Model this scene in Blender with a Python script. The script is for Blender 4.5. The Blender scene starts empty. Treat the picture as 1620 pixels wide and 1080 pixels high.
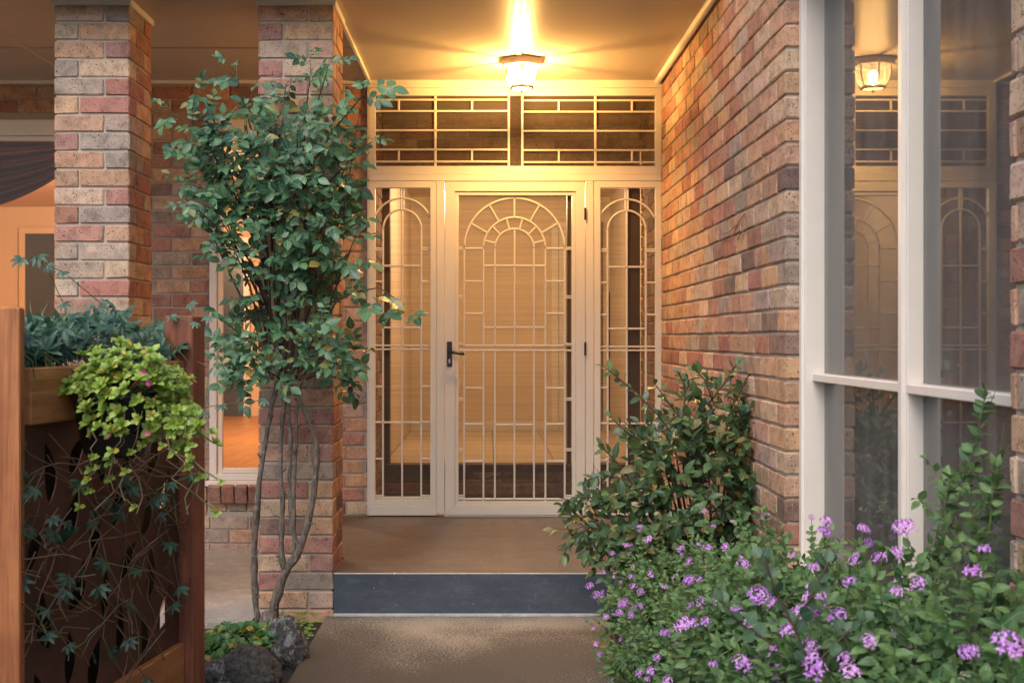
import bpy, bmesh, math, random
import numpy as np
from mathutils import Matrix, Vector

random.seed(7)
R = math.radians
SC = bpy.context.scene
COL = SC.collection

# ------------------------------------------------------------------ camera
F = 1800.0                      # focal length in pixels of a 1620 wide frame
CX, CY = 770.0, 535.0           # vanishing point of the porch
CAMZ = 1.3
cam_d = bpy.data.cameras.new('camera')
cam_d.sensor_width = 36.0
cam_d.lens = F / 1620 * 36
cam_d.shift_x = (810 - CX) / 1620
cam_d.shift_y = -(540 - CY) / 1620
cam_d.clip_end = 2000
cam_d.dof.use_dof = True
cam_d.dof.focus_distance = 5.6
cam_d.dof.aperture_fstop = 8.0
cam = bpy.data.objects.new('camera', cam_d)
cam.location = (0, 0, CAMZ)
cam.rotation_euler = (R(90), 0, 0)
COL.objects.link(cam)
SC.camera = cam

# ------------------------------------------------------------------ sky, sun, exposure
SUN_EL, SUN_AZ = 50, 200       # azimuth: clockwise from +Y
w = bpy.data.worlds.new('World'); SC.world = w; w.use_nodes = True
nt = w.node_tree; nt.nodes.clear()
sky = nt.nodes.new('ShaderNodeTexSky'); sky.sky_type = 'NISHITA'; sky.sun_disc = False
sky.sun_elevation = R(SUN_EL); sky.sun_rotation = R(SUN_AZ)
sky.air_density = 1.0; sky.dust_density = 3.0; sky.ozone_density = 1.6
bg = nt.nodes.new('ShaderNodeBackground'); bg.inputs['Strength'].default_value = 0.135
out = nt.nodes.new('ShaderNodeOutputWorld')
nt.links.new(sky.outputs[0], bg.inputs[0]); nt.links.new(bg.outputs[0], out.inputs[0])
sun_d = bpy.data.lights.new('sun', 'SUN'); sun_d.energy = 0.8; sun_d.angle = R(40); sun_d.color = (1, .97, .93)
sun = bpy.data.objects.new('sun', sun_d); COL.objects.link(sun)
sd = Vector((math.sin(R(SUN_AZ)) * math.cos(R(SUN_EL)), math.cos(R(SUN_AZ)) * math.cos(R(SUN_EL)), math.sin(R(SUN_EL))))
sun.rotation_euler = (-sd).to_track_quat('-Z', 'Y').to_euler()
sun.location = sd * 30
SC.view_settings.view_transform = 'Standard'
SC.view_settings.look = 'None'
SC.view_settings.exposure = 0.8
SC.view_settings.gamma = 1.0
SC.view_settings.use_curve_mapping = False
SC.render.engine = 'CYCLES'
SC.cycles.use_denoising = True
SC.cycles.max_bounces = 10
SC.cycles.transparent_max_bounces = 24
SC.cycles.caustics_reflective = False
SC.cycles.caustics_refractive = False
SC.cycles.sample_clamp_indirect = 4.0

# ------------------------------------------------------------------ helpers
def at(px, py, Y):
    """a point at depth Y (metres from the camera) that the photograph shows at px, py"""
    return Vector(((px - CX) * Y / F, Y, CAMZ + (CY - py) * Y / F))

def proj(p):
    return (CX + F * p[0] / p[1], CY - F * (p[2] - CAMZ) / p[1])

def tag(o, label=None, cat=None, group=None, kind=None):
    if label: o['label'] = label
    if cat: o['category'] = cat; o['kind'] = 'thing'
    if group: o['group'] = group
    if kind: o['kind'] = kind
    return o

def empty(name, loc=(0, 0, 0), rz=0, parent=None):
    o = bpy.data.objects.new(name, None)
    o.empty_display_size = .1
    COL.objects.link(o); o.location = loc; o.rotation_euler = (0, 0, rz)
    if parent: o.parent = parent
    return o

def link(name, me, mat=None, parent=None, loc=None):
    o = bpy.data.objects.new(name, me)
    COL.objects.link(o)
    if mat and not me.materials: me.materials.append(mat)
    if parent: o.parent = parent
    if loc is not None: o.location = loc
    return o

class MB:
    def __init__(s): s.v = []; s.f = []
    def add(s, vs, fs):
        n = len(s.v); s.v.extend([tuple(p) for p in vs]); s.f.extend([tuple(i + n for i in f) for f in fs]); return s
    def box(s, x0, x1, y0, y1, z0, z1):
        return s.add([(x0,y0,z0),(x1,y0,z0),(x1,y1,z0),(x0,y1,z0),(x0,y0,z1),(x1,y0,z1),(x1,y1,z1),(x0,y1,z1)],
                     [(0,3,2,1),(4,5,6,7),(0,1,5,4),(1,2,6,5),(2,3,7,6),(3,0,4,7)])
    def prism(s, pts, y0, y1):
        """polygon in x,z (counter-clockwise seen from -y), extruded y0..y1"""
        n = len(pts)
        vs = [(x, y0, z) for x, z in pts] + [(x, y1, z) for x, z in pts]
        fs = [tuple(range(n)), tuple(range(2*n-1, n-1, -1))]
        fs += [(i, i+n, (i+1) % n + n, (i+1) % n) for i in range(n)]
        return s.add(vs, fs)
    def tube(s, pts, rad, sides=6, cap=True):
        pts = [Vector(p) for p in pts]
        if not hasattr(rad, '__len__'): rad = [rad] * len(pts)
        up = Vector((.31, .17, .93)).normalized(); vs = []; fs = []
        n = len(pts)
        for i, p in enumerate(pts):
            d = (pts[min(i+1, n-1)] - pts[max(i-1, 0)])
            d = d.normalized() if d.length > 1e-9 else Vector((0, 0, 1))
            a = d.cross(up)
            if a.length < .1: a = d.cross(Vector((1, 0, 0)))
            a.normalize(); b = d.cross(a)
            for k in range(sides):
                t = 2 * math.pi * k / sides
                vs.append(p + (a * math.cos(t) + b * math.sin(t)) * rad[i])
        for i in range(n - 1):
            for k in range(sides):
                fs.append((i*sides+k, i*sides+(k+1) % sides, (i+1)*sides+(k+1) % sides, (i+1)*sides+k))
        if cap: fs += [tuple(range(sides)), tuple(range((n-1)*sides + sides-1, (n-1)*sides-1, -1))]
        return s.add(vs, fs)
    def lathe(s, prof, sides=24, c=(0, 0), rot=0):
        vs = []; fs = []
        for r, z in prof:
            for k in range(sides):
                t = 2*math.pi*k/sides + rot
                vs.append((c[0] + r*math.cos(t), c[1] + r*math.sin(t), z))
        for i in range(len(prof)-1):
            for k in range(sides):
                fs.append((i*sides+k, i*sides+(k+1) % sides, (i+1)*sides+(k+1) % sides, (i+1)*sides+k))
        return s.add(vs, fs)
    def mesh(s, name, bevel=0, smooth=False, fix=True, seg=1):
        me = bpy.data.meshes.new(name); me.from_pydata(s.v, [], s.f)
        if fix or bevel:
            bm = bmesh.new(); bm.from_mesh(me)
            bmesh.ops.recalc_face_normals(bm, faces=bm.faces)
            if bevel:
                es = [e for e in bm.edges if len(e.link_faces) == 2 and e.calc_face_angle(0) > R(30)]
                bmesh.ops.bevel(bm, geom=es, offset=bevel, segments=seg, profile=.5, affect='EDGES', clamp_overlap=True)
            bm.to_mesh(me); bm.free()
        if smooth: me.polygons.foreach_set('use_smooth', [True]*len(me.polygons))
        return me
    def build(s, name, mat, parent=None, bevel=0, smooth=False, seg=1):
        return link(name, s.mesh(name, bevel, smooth, seg=seg), mat, parent)

# ------------------------------------------------------------------ materials
def newmat(name):
    m = bpy.data.materials.new(name); m.use_nodes = True
    nt = m.node_tree
    return m, nt, nt.nodes['Principled BSDF'], nt.nodes['Material Output']
def N(nt, t, **kw):
    n = nt.nodes.new(t)
    for k, v in kw.items(): setattr(n, k, v)
    return n
def S(n, **kw):
    for k, v in kw.items(): n.inputs[k.replace('_', ' ')].default_value = v
    return n
def mixc(nt, fac, a, b, mode='MIX'):
    n = N(nt, 'ShaderNodeMix', data_type='RGBA', blend_type=mode)
    for i, x in ((0, fac), (6, a), (7, b)):
        if hasattr(x, 'is_linked'): nt.links.new(x, n.inputs[i])
        else: n.inputs[i].default_value = x if i == 0 else (*x, 1)[:4]
    return n.outputs[2]
def ramp(nt, src, stops):
    n = N(nt, 'ShaderNodeValToRGB'); e = n.color_ramp.elements
    while len(e) < len(stops): e.new(.5)
    for i, (p, c) in enumerate(stops):
        e[i].position = p; e[i].color = (*c, 1) if len(c) == 3 else c
    nt.links.new(src, n.inputs[0]); return n.outputs[0]
def noise(nt, co, scale, detail=4, rough=.55, dist=0):
    n = S(N(nt, 'ShaderNodeTexNoise'), Scale=scale, Detail=detail, Roughness=rough, Distortion=dist)
    nt.links.new(co, n.inputs['Vector']); return n.outputs[0]
def bump(nt, b, h, strength=.3, dist=.01):
    n = S(N(nt, 'ShaderNodeBump'), Strength=strength, Distance=dist)
    nt.links.new(h, n.inputs['Height']); nt.links.new(n.outputs[0], b.inputs['Normal'])
def objco(nt, shift=True):
    co = N(nt, 'ShaderNodeTexCoord').outputs['Object']
    if not shift: return co
    oi = N(nt, 'ShaderNodeObjectInfo')
    m = N(nt, 'ShaderNodeVectorMath', operation='MULTIPLY'); m.inputs[1].default_value = (37.1, 19.7, 53.3)
    nt.links.new(oi.outputs['Random'], m.inputs[0])
    a = N(nt, 'ShaderNodeVectorMath', operation='ADD')
    nt.links.new(co, a.inputs[0]); nt.links.new(m.outputs[0], a.inputs[1]); return a.outputs[0]
def wco(nt): return N(nt, 'ShaderNodeNewGeometry').outputs['Position']

def simple(name, col, rough=.5, var=.12, scale=8, bmp=.1, spec=.5, metal=0, bscale=120):
    m, nt, b, o = newmat(name)
    co = objco(nt)
    n1 = noise(nt, co, scale, 5)
    c = mixc(nt, n1, [x*(1-var) for x in col], [min(1, x*(1+var)) for x in col])
    nt.links.new(c, b.inputs['Base Color'])
    S(b, Roughness=rough, Metallic=metal); b.inputs['Specular IOR Level'].default_value = spec
    if bmp: bump(nt, b, noise(nt, co, bscale, 3), bmp, .002)
    return m

def brick_mat(name, mass=False):
    m, nt, b, o = newmat(name)
    if mass:
        co = wco(nt); base = N(nt, 'ShaderNodeAttribute', attribute_name='bcol').outputs['Color']
    else:
        co = objco(nt); base = N(nt, 'ShaderNodeObjectInfo').outputs['Color']
    n1 = noise(nt, co, 16, 6, .65, .4)
    mul = N(nt, 'ShaderNodeMix', data_type='RGBA', blend_type='MULTIPLY'); mul.inputs[0].default_value = 1
    nt.links.new(base, mul.inputs[6]); nt.links.new(ramp(nt, n1, [(.30, (.55, .53, .52)), (.50, (.92,)*3), (.72, (1.18, 1.14, 1.08))]), mul.inputs[7])
    n3 = noise(nt, co, 34, 7, .72)
    c = mixc(nt, ramp(nt, n3, [(.57, (0,)*3), (.74, (.5,)*3)]), mul.outputs[2], (.52, .44, .35))      # lime bloom
    n4 = noise(nt, co, 7, 3, .6)
    c = mixc(nt, ramp(nt, n4, [(.58, (0,)*3), (.75, (.6,)*3)]), c, (.17, .11, .095))                    # kiln burn
    n2 = noise(nt, co, 135, 3, .55)
    c = mixc(nt, ramp(nt, n2, [(.60, (0,)*3), (.66, (.9,)*3)]), c, (.04, .028, .024))                   # iron spots
    nt.links.new(c, b.inputs['Base Color']); S(b, Roughness=.88); b.inputs['Specular IOR Level'].default_value = .25
    ad = N(nt, 'ShaderNodeMath', operation='SUBTRACT')
    nt.links.new(noise(nt, co, 110, 5, .7), ad.inputs[0])
    nt.links.new(ramp(nt, n2, [(.6, (0,)*3), (.68, (.6,)*3)]), ad.inputs[1])
    bump(nt, b, ad.outputs[0], .55, .004)
    return m

def mortar_mat():
    m, nt, b, o = newmat('mortar')
    co = wco(nt)
    c = mixc(nt, noise(nt, co, 9, 5), (.36, .31, .25), (.54, .47, .38))
    c = mixc(nt, ramp(nt, noise(nt, co, 260, 2), [(.55, (0,)*3), (.7, (.6,)*3)]), c, (.26, .22, .18))
    nt.links.new(c, b.inputs['Base Color']); S(b, Roughness=.95)
    bump(nt, b, noise(nt, co, 180, 4, .7), .6, .003); return m

def wood_mat(name, dark, light, rough=.55, axis=2, sc=1):
    m, nt, b, o = newmat(name)
    co = objco(nt)
    mp = N(nt, 'ShaderNodeMapping'); s = [22*sc]*3; s[axis] = 1.1*sc; mp.inputs['Scale'].default_value = s
    nt.links.new(co, mp.inputs[0])
    n1 = noise(nt, mp.outputs[0], 1.6, 6, .62, .6)
    n2 = noise(nt, mp.outputs[0], 9, 3, .6)
    c = mixc(nt, ramp(nt, n1, [(.3, (0,)*3), (.7, (1,)*3)]), dark, light)
    c = mixc(nt, ramp(nt, n2, [(.5, (0,)*3), (.75, (.5,)*3)]), c, [x*.45 for x in dark])
    n3 = noise(nt, co, 5, 4)
    c = mixc(nt, ramp(nt, n3, [(.45, (0,)*3), (.75, (.55,)*3)]), c, [x*.5 for x in dark])
    nt.links.new(c, b.inputs['Base Color']); S(b, Roughness=rough)
    bump(nt, b, n2, .25, .003); return m

def leaf_mat(name, dark, light, mass=False, rough=.35, trans=.25, spot=None):
    m, nt, b, o = newmat(name)
    if mass: rnd = N(nt, 'ShaderNodeAttribute', attribute_name='rnd').outputs['Fac']
    else: rnd = N(nt, 'ShaderNodeObjectInfo').outputs['Random']
    uv = N(nt, 'ShaderNodeUVMap').outputs[0]
    sp = N(nt, 'ShaderNodeSeparateXYZ'); nt.links.new(uv, sp.inputs[0])
    c = mixc(nt, rnd, dark, light)
    if spot:
        c = mixc(nt, ramp(nt, rnd, [(.93, (0,)*3), (.95, (1,)*3)]), c, spot)
    # midrib and side veins
    ab = N(nt, 'ShaderNodeMath', operation='ABSOLUTE')
    sb = N(nt, 'ShaderNodeMath', operation='SUBTRACT'); sb.inputs[1].default_value = .5
    nt.links.new(sp.outputs[0], sb.inputs[0]); nt.links.new(sb.outputs[0], ab.inputs[0])
    c = mixc(nt, ramp(nt, ab.outputs[0], [(0, (.5,)*3), (.06, (0,)*3)]), c, [min(1, x*1.7+.02) for x in light])
    ma = N(nt, 'ShaderNodeMath', operation='MULTIPLY_ADD'); ma.inputs[1].default_value = -.6
    nt.links.new(ab.outputs[0], ma.inputs[0]); nt.links.new(sp.outputs[1], ma.inputs[2])
    sn = N(nt, 'ShaderNodeMath', operation='SINE'); mu = N(nt, 'ShaderNodeMath', operation='MULTIPLY'); mu.inputs[1].default_value = 48
    nt.links.new(ma.outputs[0], mu.inputs[0]); nt.links.new(mu.outputs[0], sn.inputs[0])
    nn = noise(nt, wco(nt), 90, 2)
    c = mixc(nt, ramp(nt, nn, [(.4, (0,)*3), (.75, (.35,)*3)]), c, [x*.6 for x in dark])
    nt.links.new(c, b.inputs['Base Color']); S(b, Roughness=rough)
    bump(nt, b, sn.outputs[0], .18, .0015)
    tr = N(nt, 'ShaderNodeBsdfTranslucent')
    nt.links.new(mixc(nt, .5, c, light), tr.inputs[0])
    mx = N(nt, 'ShaderNodeMixShader'); mx.inputs[0].default_value = trans
    nt.links.new(b.outputs[0], mx.inputs[1]); nt.links.new(tr.outputs[0], mx.inputs[2])
    nt.links.new(mx.outputs[0], o.inputs[0]); return m

def glass_mat(name, ior=1.5, tint=(1, 1, 1), dirt_veil=.04):
    m, nt, b, o = newmat(name); nt.nodes.remove(b)
    t = N(nt, 'ShaderNodeBsdfTransparent'); t.inputs[0].default_value = (*tint, 1)
    g = N(nt, 'ShaderNodeBsdfGlossy'); g.inputs['Roughness'].default_value = .015
    fr = N(nt, 'ShaderNodeFresnel'); fr.inputs[0].default_value = ior
    mx = N(nt, 'ShaderNodeMixShader'); nt.links.new(fr.outputs[0], mx.inputs[0])
    nt.links.new(t.outputs[0], mx.inputs[1]); nt.links.new(g.outputs[0], mx.inputs[2])
    d = N(nt, 'ShaderNodeBsdfDiffuse'); d.inputs[0].default_value = (.5, .48, .45, 1)
    co = wco(nt); mp = N(nt, 'ShaderNodeMapping'); mp.inputs['Scale'].default_value = (7, 7, 1.4); nt.links.new(co, mp.inputs[0])
    dn = ramp(nt, noise(nt, mp.outputs[0], 3, 5), [(.35, (dirt_veil*.75,)*3), (.75, (dirt_veil*1.3,)*3)])  # uneven film on the pane: dirt, and at high values a painted haze
    m2 = N(nt, 'ShaderNodeMixShader'); nt.links.new(dn, m2.inputs[0])
    nt.links.new(mx.outputs[0], m2.inputs[1]); nt.links.new(d.outputs[0], m2.inputs[2])
    nt.links.new(m2.outputs[0], o.inputs[0]); return m

def screen_mat():
    m, nt, b, o = newmat('fly_screen_mesh'); nt.nodes.remove(b)
    t = N(nt, 'ShaderNodeBsdfTransparent')
    d = N(nt, 'ShaderNodeBsdfDiffuse'); d.inputs[0].default_value = (.085, .07, .055, 1)
    co = wco(nt); mp = N(nt, 'ShaderNodeMapping'); mp.inputs['Scale'].default_value = (1, 1, 90); nt.links.new(co, mp.inputs[0])
    f = ramp(nt, noise(nt, mp.outputs[0], 1.2, 2, .5, .3), [(.3, (.60,)*3), (.7, (.70,)*3)])
    mx = N(nt, 'ShaderNodeMixShader'); nt.links.new(f, mx.inputs[0])
    nt.links.new(t.outputs[0], mx.inputs[1]); nt.links.new(d.outputs[0], mx.inputs[2])
    nt.links.new(mx.outputs[0], o.inputs[0]); return m

def frosted_mat():
    m, nt, b, o = newmat('lantern_glass'); nt.nodes.remove(b)
    t = N(nt, 'ShaderNodeBsdfTransparent')
    d = N(nt, 'ShaderNodeBsdfTranslucent'); d.inputs[0].default_value = (.9, .88, .84, 1)
    g = N(nt, 'ShaderNodeBsdfGlossy'); g.inputs['Roughness'].default_value = .05
    mx = N(nt, 'ShaderNodeMixShader'); mx.inputs[0].default_value = .16
    nt.links.new(t.outputs[0], mx.inputs[1]); nt.links.new(d.outputs[0], mx.inputs[2])
    m2 = N(nt, 'ShaderNodeMixShader'); m2.inputs[0].default_value = .06
    nt.links.new(mx.outputs[0], m2.inputs[1]); nt.links.new(g.outputs[0], m2.inputs[2])
    nt.links.new(m2.outputs[0], o.inputs[0]); return m

def emit_mat(name, col, st):
    m, nt, b, o = newmat(name); nt.nodes.remove(b)
    e = N(nt, 'ShaderNodeEmission'); e.inputs[0].default_value = (*col, 1); e.inputs[1].default_value = st
    nt.links.new(e.outputs[0], o.inputs[0]); return m

def concrete_mat(name, a, b_, stain, st_lo=.45, st_hi=.62, st_scale=3.0, amt=.8, rough=.85, streak=(1, 1, 1)):
    m, nt, b, o = newmat(name)
    co = wco(nt)
    mp = N(nt, 'ShaderNodeMapping'); mp.inputs['Scale'].default_value = streak; nt.links.new(co, mp.inputs[0])
    c = mixc(nt, noise(nt, co, 5, 6, .6), a, b_)
    n1 = noise(nt, mp.outputs[0], st_scale, 8, .68, .4)
    c = mixc(nt, ramp(nt, n1, [(st_lo, (0,)*3), (st_hi, (amt,)*3)]), c, stain)
    n2 = noise(nt, co, 140, 4, .7)
    c = mixc(nt, ramp(nt, n2, [(.48, (0,)*3), (.66, (.45,)*3)]), c, [x*.4 for x in a])
    n3 = noise(nt, co, 48, 3, .5)
    c = mixc(nt, ramp(nt, n3, [(.70, (0,)*3), (.735, (.7,)*3)]), c, [min(1, x*2.6 + .03) for x in b_])
    n4 = noise(nt, mp.outputs[0], 11, 9, .78, .8)
    c = mixc(nt, ramp(nt, n4, [(.50, (0,)*3), (.72, (.55,)*3)]), c, [x*1.5 + .012 for x in b_])
    nt.links.new(c, b.inputs['Base Color']); S(b, Roughness=rough)
    bump(nt, b, n2, .35, .003); return m

def path_mat():
    m, nt, b, o = newmat('weathered_concrete_path'); co = wco(nt)
    c = mixc(nt, noise(nt, co, 4, 6, .6), (.27, .225, .17), (.38, .32, .245))
    fine = noise(nt, co, 105, 6, .7, .2); big = noise(nt, co, 1.7, 5, .6, .5)
    sp = N(nt, 'ShaderNodeSeparateXYZ'); nt.links.new(co, sp.inputs[0])
    # grime has worn in away from the step, and most along the edge of the garden bed
    mr = N(nt, 'ShaderNodeMapRange'); mr.inputs[1].default_value = 5.2; mr.inputs[2].default_value = 4.55; nt.links.new(sp.outputs[1], mr.inputs[0])
    me_ = N(nt, 'ShaderNodeMapRange'); me_.inputs[1].default_value = -.35; me_.inputs[2].default_value = -.75; nt.links.new(sp.outputs[0], me_.inputs[0])
    a1 = N(nt, 'ShaderNodeMath', operation='MULTIPLY_ADD'); a1.inputs[1].default_value = .17; nt.links.new(mr.outputs[0], a1.inputs[0]); nt.links.new(fine, a1.inputs[2])
    a2 = N(nt, 'ShaderNodeMath', operation='MULTIPLY_ADD'); a2.inputs[1].default_value = .10; nt.links.new(me_.outputs[0], a2.inputs[0]); nt.links.new(a1.outputs[0], a2.inputs[2])
    a3 = N(nt, 'ShaderNodeMath', operation='MULTIPLY_ADD'); a3.inputs[1].default_value = .45; nt.links.new(big, a3.inputs[0]); nt.links.new(a2.outputs[0], a3.inputs[2])
    c = mixc(nt, ramp(nt, a3.outputs[0], [(.69, (0,)*3), (.84, (.92,)*3)]), c, (.062, .046, .033))
    nt.links.new(c, b.inputs['Base Color']); S(b, Roughness=.9)
    bump(nt, b, noise(nt, co, 160, 5, .7), .45, .004); return m
M = {}
M['brick'] = brick_mat('brick'); M['brick_mass'] = brick_mat('brick_mass', True); M['mortar'] = mortar_mat()
M['cream'] = simple('cream_powder_coat', (.67, .62, .53), .40, .07, 6, .05)
M['white_paint'] = simple('white_gloss_paint', (.82, .74, .655), .38, .08, 9, .10, bscale=60)
M['ceil'] = simple('soffit_paint', (.50, .435, .35), .34, .12, 2.5, .14, .12, bscale=24)
M['cornice'] = simple('cornice_paint', (.70, .67, .60), .5, .05, 4, .05)
M['wood'] = wood_mat('stained_timber', (.30, .09, .03), (.60, .24, .085))
M['wood_rail'] = wood_mat('stained_rail_timber', (.34, .13, .04), (.56, .25, .09), axis=0)
M['wood_old'] = wood_mat('weathered_timber', (.17, .055, .03), (.38, .125, .065), .65)
M['corten'] = simple('rusted_steel', (.10, .042, .026), .6, .55, 9, .35, metal=.2, bscale=70)
M['black'] = simple('black_metal', (.012, .012, .013), .3, .1, 5, 0)
M['steel'] = simple('steel', (.55, .53, .5), .3, .1, 5, 0, metal=1)
M['glass'] = glass_mat('window_glass', 1.22, (1, 1, 1), .006)
M['glass_side'] = glass_mat('grey_window_glass', 2.4, (.9, .9, .88), .19)  # dirt film raised to a milky veil that paints in paler reflections
M['screen'] = screen_mat()
M['lantern_glass'] = frosted_mat()
M['path'] = path_mat()
M['slab'] = concrete_mat('pale_concrete', (.29, .26, .23), (.38, .34, .30), (.16, .14, .12), .45, .75, 3, .6)
M['porch'] = concrete_mat('brown_painted_concrete', (.085, .062, .052), (.13, .094, .077), (.05, .039, .036), .40, .68, 3.5, .75, .45, (1, 2.2, 1))
M['riser'] = concrete_mat('slate_painted_concrete', (.046, .06, .082), (.075, .088, .108), (.03, .04, .058), .38, .62, 3, .7, .6, (1, 1, 3))
M['lip'] = concrete_mat('cement_fillet', (.36, .35, .33), (.48, .46, .42), (.2, .18, .16), .5, .7, 9, .6)
M['soil'] = concrete_mat('dark_soil', (.028, .022, .018), (.05, .04, .03), (.015, .012, .01), .4, .6, 20, .8, .95)
M['room'] = simple('warm_room_paint', (.62, .47, .33), .7, .03, 1, .03)
M['hall'] = simple('hall_paint', (.62, .50, .36), .7, .03, 1, .03)
M['dim_room'] = simple('dim_room_paint', (.50, .42, .33), .8, .03, 1, 0)
M['floorwood'] = wood_mat('polished_floor_boards', (.33, .15, .05), (.50, .26, .09), .35, 1, .5)
M['tile'] = simple('beige_floor_tile', (.50, .40, .28), .35, .08, 5, .03)
M['grout'] = simple('tile_grout', (.16, .12, .09), .8, .1, 5, 0)
M['jamb'] = wood_mat('brown_door_jamb', (.07, .035, .02), (.12, .06, .035), .5)
M['curtain'] = simple('brown_satin_curtain', (.11, .032, .018), .42, .3, 6, .1)
M['dark_pane'] = simple('dark_blue_grey_pane', (.05, .06, .08), .2, .1, 2, 0)
def bark_mat():
    m, nt, b, o = newmat('grey_brown_bark'); co = objco(nt)
    mp = N(nt, 'ShaderNodeMapping'); mp.inputs['Scale'].default_value = (1, 1, .25); nt.links.new(co, mp.inputs[0])
    n1 = noise(nt, mp.outputs[0], 70, 7, .7, .5)
    c = mixc(nt, ramp(nt, n1, [(.35, (0,)*3), (.65, (1,)*3)]), (.06, .045, .035), (.26, .215, .17))
    c = mixc(nt, ramp(nt, noise(nt, co, 35, 4), [(.58, (0,)*3), (.7, (.7,)*3)]), c, (.36, .34, .29))
    nt.links.new(c, b.inputs['Base Color']); S(b, Roughness=.95); bump(nt, b, n1, .9, .012); return m
M['bark'] = bark_mat()
M['twig'] = simple('dark_twig', (.075, .045, .03), .8, .3, 20, .3)
M['green_stem'] = simple('green_stem', (.14, .17, .06), .6, .3, 20, .1)
M['dry_stem'] = simple('dry_vine_stem', (.19, .125, .075), .8, .4, 20, .2)
M['pot'] = simple('black_glazed_pot', (.013, .012, .012), .25, .4, 12, .15, bscale=30)
M['roof'] = simple('roof_metal', (.12, .11, .1), .6, .1, 2, 0)

def duo(name, dark, light, **kw):
    M[name] = leaf_mat(name, dark, light, False, **kw); M[name + '_mass'] = leaf_mat(name + '_mass', dark, light, True, **kw)
duo('rose_leaf', (.022, .08, .048), (.15, .30, .13), rough=.27, spot=(.30, .24, .06))
duo('camellia_leaf', (.03, .075, .04), (.15, .24, .09), rough=.27, trans=.25, spot=(.28, .2, .07))
duo('lantana_leaf', (.04, .105, .035), (.19, .32, .11), rough=.5)
duo('round_leaf', (.04, .095, .05), (.10, .18, .095), rough=.4, trans=.15)
duo('ice_leaf', (.15, .27, .03), (.42, .54, .11), rough=.35, spot=(.55, .35, .05))
duo('vine_leaf', (.02, .07, .045), (.085, .18, .10), rough=.3)
duo('jade_leaf', (.06, .15, .035), (.16, .31, .08), rough=.25, trans=.12, spot=(.45, .3, .06))
duo('clover_leaf', (.12, .25, .03), (.22, .38, .06), rough=.5)
duo('blade_leaf', (.11, .18, .06), (.42, .47, .26), rough=.4)

def petal_mat():
    m, nt, b, o = newmat('lantana_petal')
    rnd = N(nt, 'ShaderNodeObjectInfo').outputs['Random']
    c = mixc(nt, rnd, (.46, .17, .60), (.76, .38, .80))
    c = mixc(nt, ramp(nt, noise(nt, objco(nt), 160, 1), [(.45, (0,)*3), (.7, (.6,)*3)]), c, (.78, .5, .82))
    nt.links.new(c, b.inputs['Base Color']); S(b, Roughness=.6); return m
M['petal'] = petal_mat()
M['pink_petal'] = simple('magenta_petal', (.6, .04, .25), .5, .1, 10, 0)

# ------------------------------------------------------------------ brickwork
PAL = [((.46, .235, .185), 5), ((.54, .325, .22), 6), ((.60, .42, .29), 5), ((.48, .35, .265), 4), ((.41, .315, .26), 2.2),
       ((.28, .18, .145), 1.5), ((.42, .20, .145), 4), ((.57, .34, .21), 6), ((.2, .13, .115), .4)]
PALW = [w_ for _, w_ in PAL]
def brick_col(rng, tan=False):
    c = rng.choices([c for c, _ in PAL], [3, 7, 6, 4, 1.2, 1, 3, 7, .2] if tan else PALW)[0]; k = rng.uniform(.88, 1.12)
    return tuple(min(1, x*k*rng.uniform(.96, 1.04)) for x in c)
_bm = {}
def brick_mesh(L, H=.076, D=.11, var=0, chip=.0024):
    key = (round(L, 3), H, D, var)
    if key in _bm: return _bm[key]
    b = MB(); b.box(-L/2, L/2, 0, D, -H/2, H/2)
    me = b.mesh('brick', .0045)
    r = random.Random(hash(key) & 0xffff)
    for v in me.vertices:
        v.co.x += r.uniform(-chip, chip); v.co.z += r.uniform(-chip, chip); v.co.y += r.uniform(-chip, chip)*.6
    me.materials.append(M['brick']); _bm[key] = me
    return me
PITCH_U, PITCH_Z, PHASE = .24, .086, .030

def visible(p):
    if p[1] < .3: return False
    x, y = proj(p); return -25 < x < 1645 and -25 < y < 1105

def brick_field(wall, items, limit=300, mass_name='brickwork', tan=False):
    """items: (local matrix, length, height, depth); the largest in view become bricks, the rest one mass"""
    rng = random.Random(len(items)*7 + 3)
    wm = Matrix.LocRotScale(wall.location, wall.rotation_euler, None)
    sc = []
    for it in items:
        p = (wm @ it[0]).translation
        ok = visible(p)
        a = (F/p[1])**2 if ok else 0
        if p[0] > 1.0 and p[1] < 7.0: a *= max(.02, min(1, (p[2]-.35)))      # low courses hide behind the shrubs
        sc.append((a, it))
    sc.sort(key=lambda t: -t[0])
    parts = [it for a, it in sc[:limit] if a > 0]; rest = [it for a, it in sc[len(parts):]]
    for i, (m, L, H, D) in enumerate(parts):
        o = link('brick', brick_mesh(L, H, D, rng.randrange(4)), None, wall)
        o.matrix_local = m @ Matrix.Translation((0, rng.uniform(-.0012, .0018), 0)) @ Matrix.Rotation(rng.uniform(-.006, .006), 4, 'Y')
        o.color = (*brick_col(rng, tan), 1)
    if rest:
        vs = []; fs = []; cs = []
        for m, L, H, D in rest:
            me = brick_mesh(L, H, D, rng.randrange(2)); n = len(vs); c = brick_col(rng, tan)
            vs += [tuple(m @ v.co) for v in me.vertices]; fs += [tuple(i+n for i in p.vertices) for p in me.polygons]
            cs += [c]*len(me.vertices)
        me = bpy.data.meshes.new(mass_name); me.from_pydata(vs, [], fs)
        at_ = me.color_attributes.new('bcol', 'FLOAT_COLOR', 'POINT')
        at_.data.foreach_set('color', np.array([(*c, 1) for c in cs], dtype=np.float32).ravel())
        tag(link(mass_name, me, M['brick_mass'], wall), kind='stuff')

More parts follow.
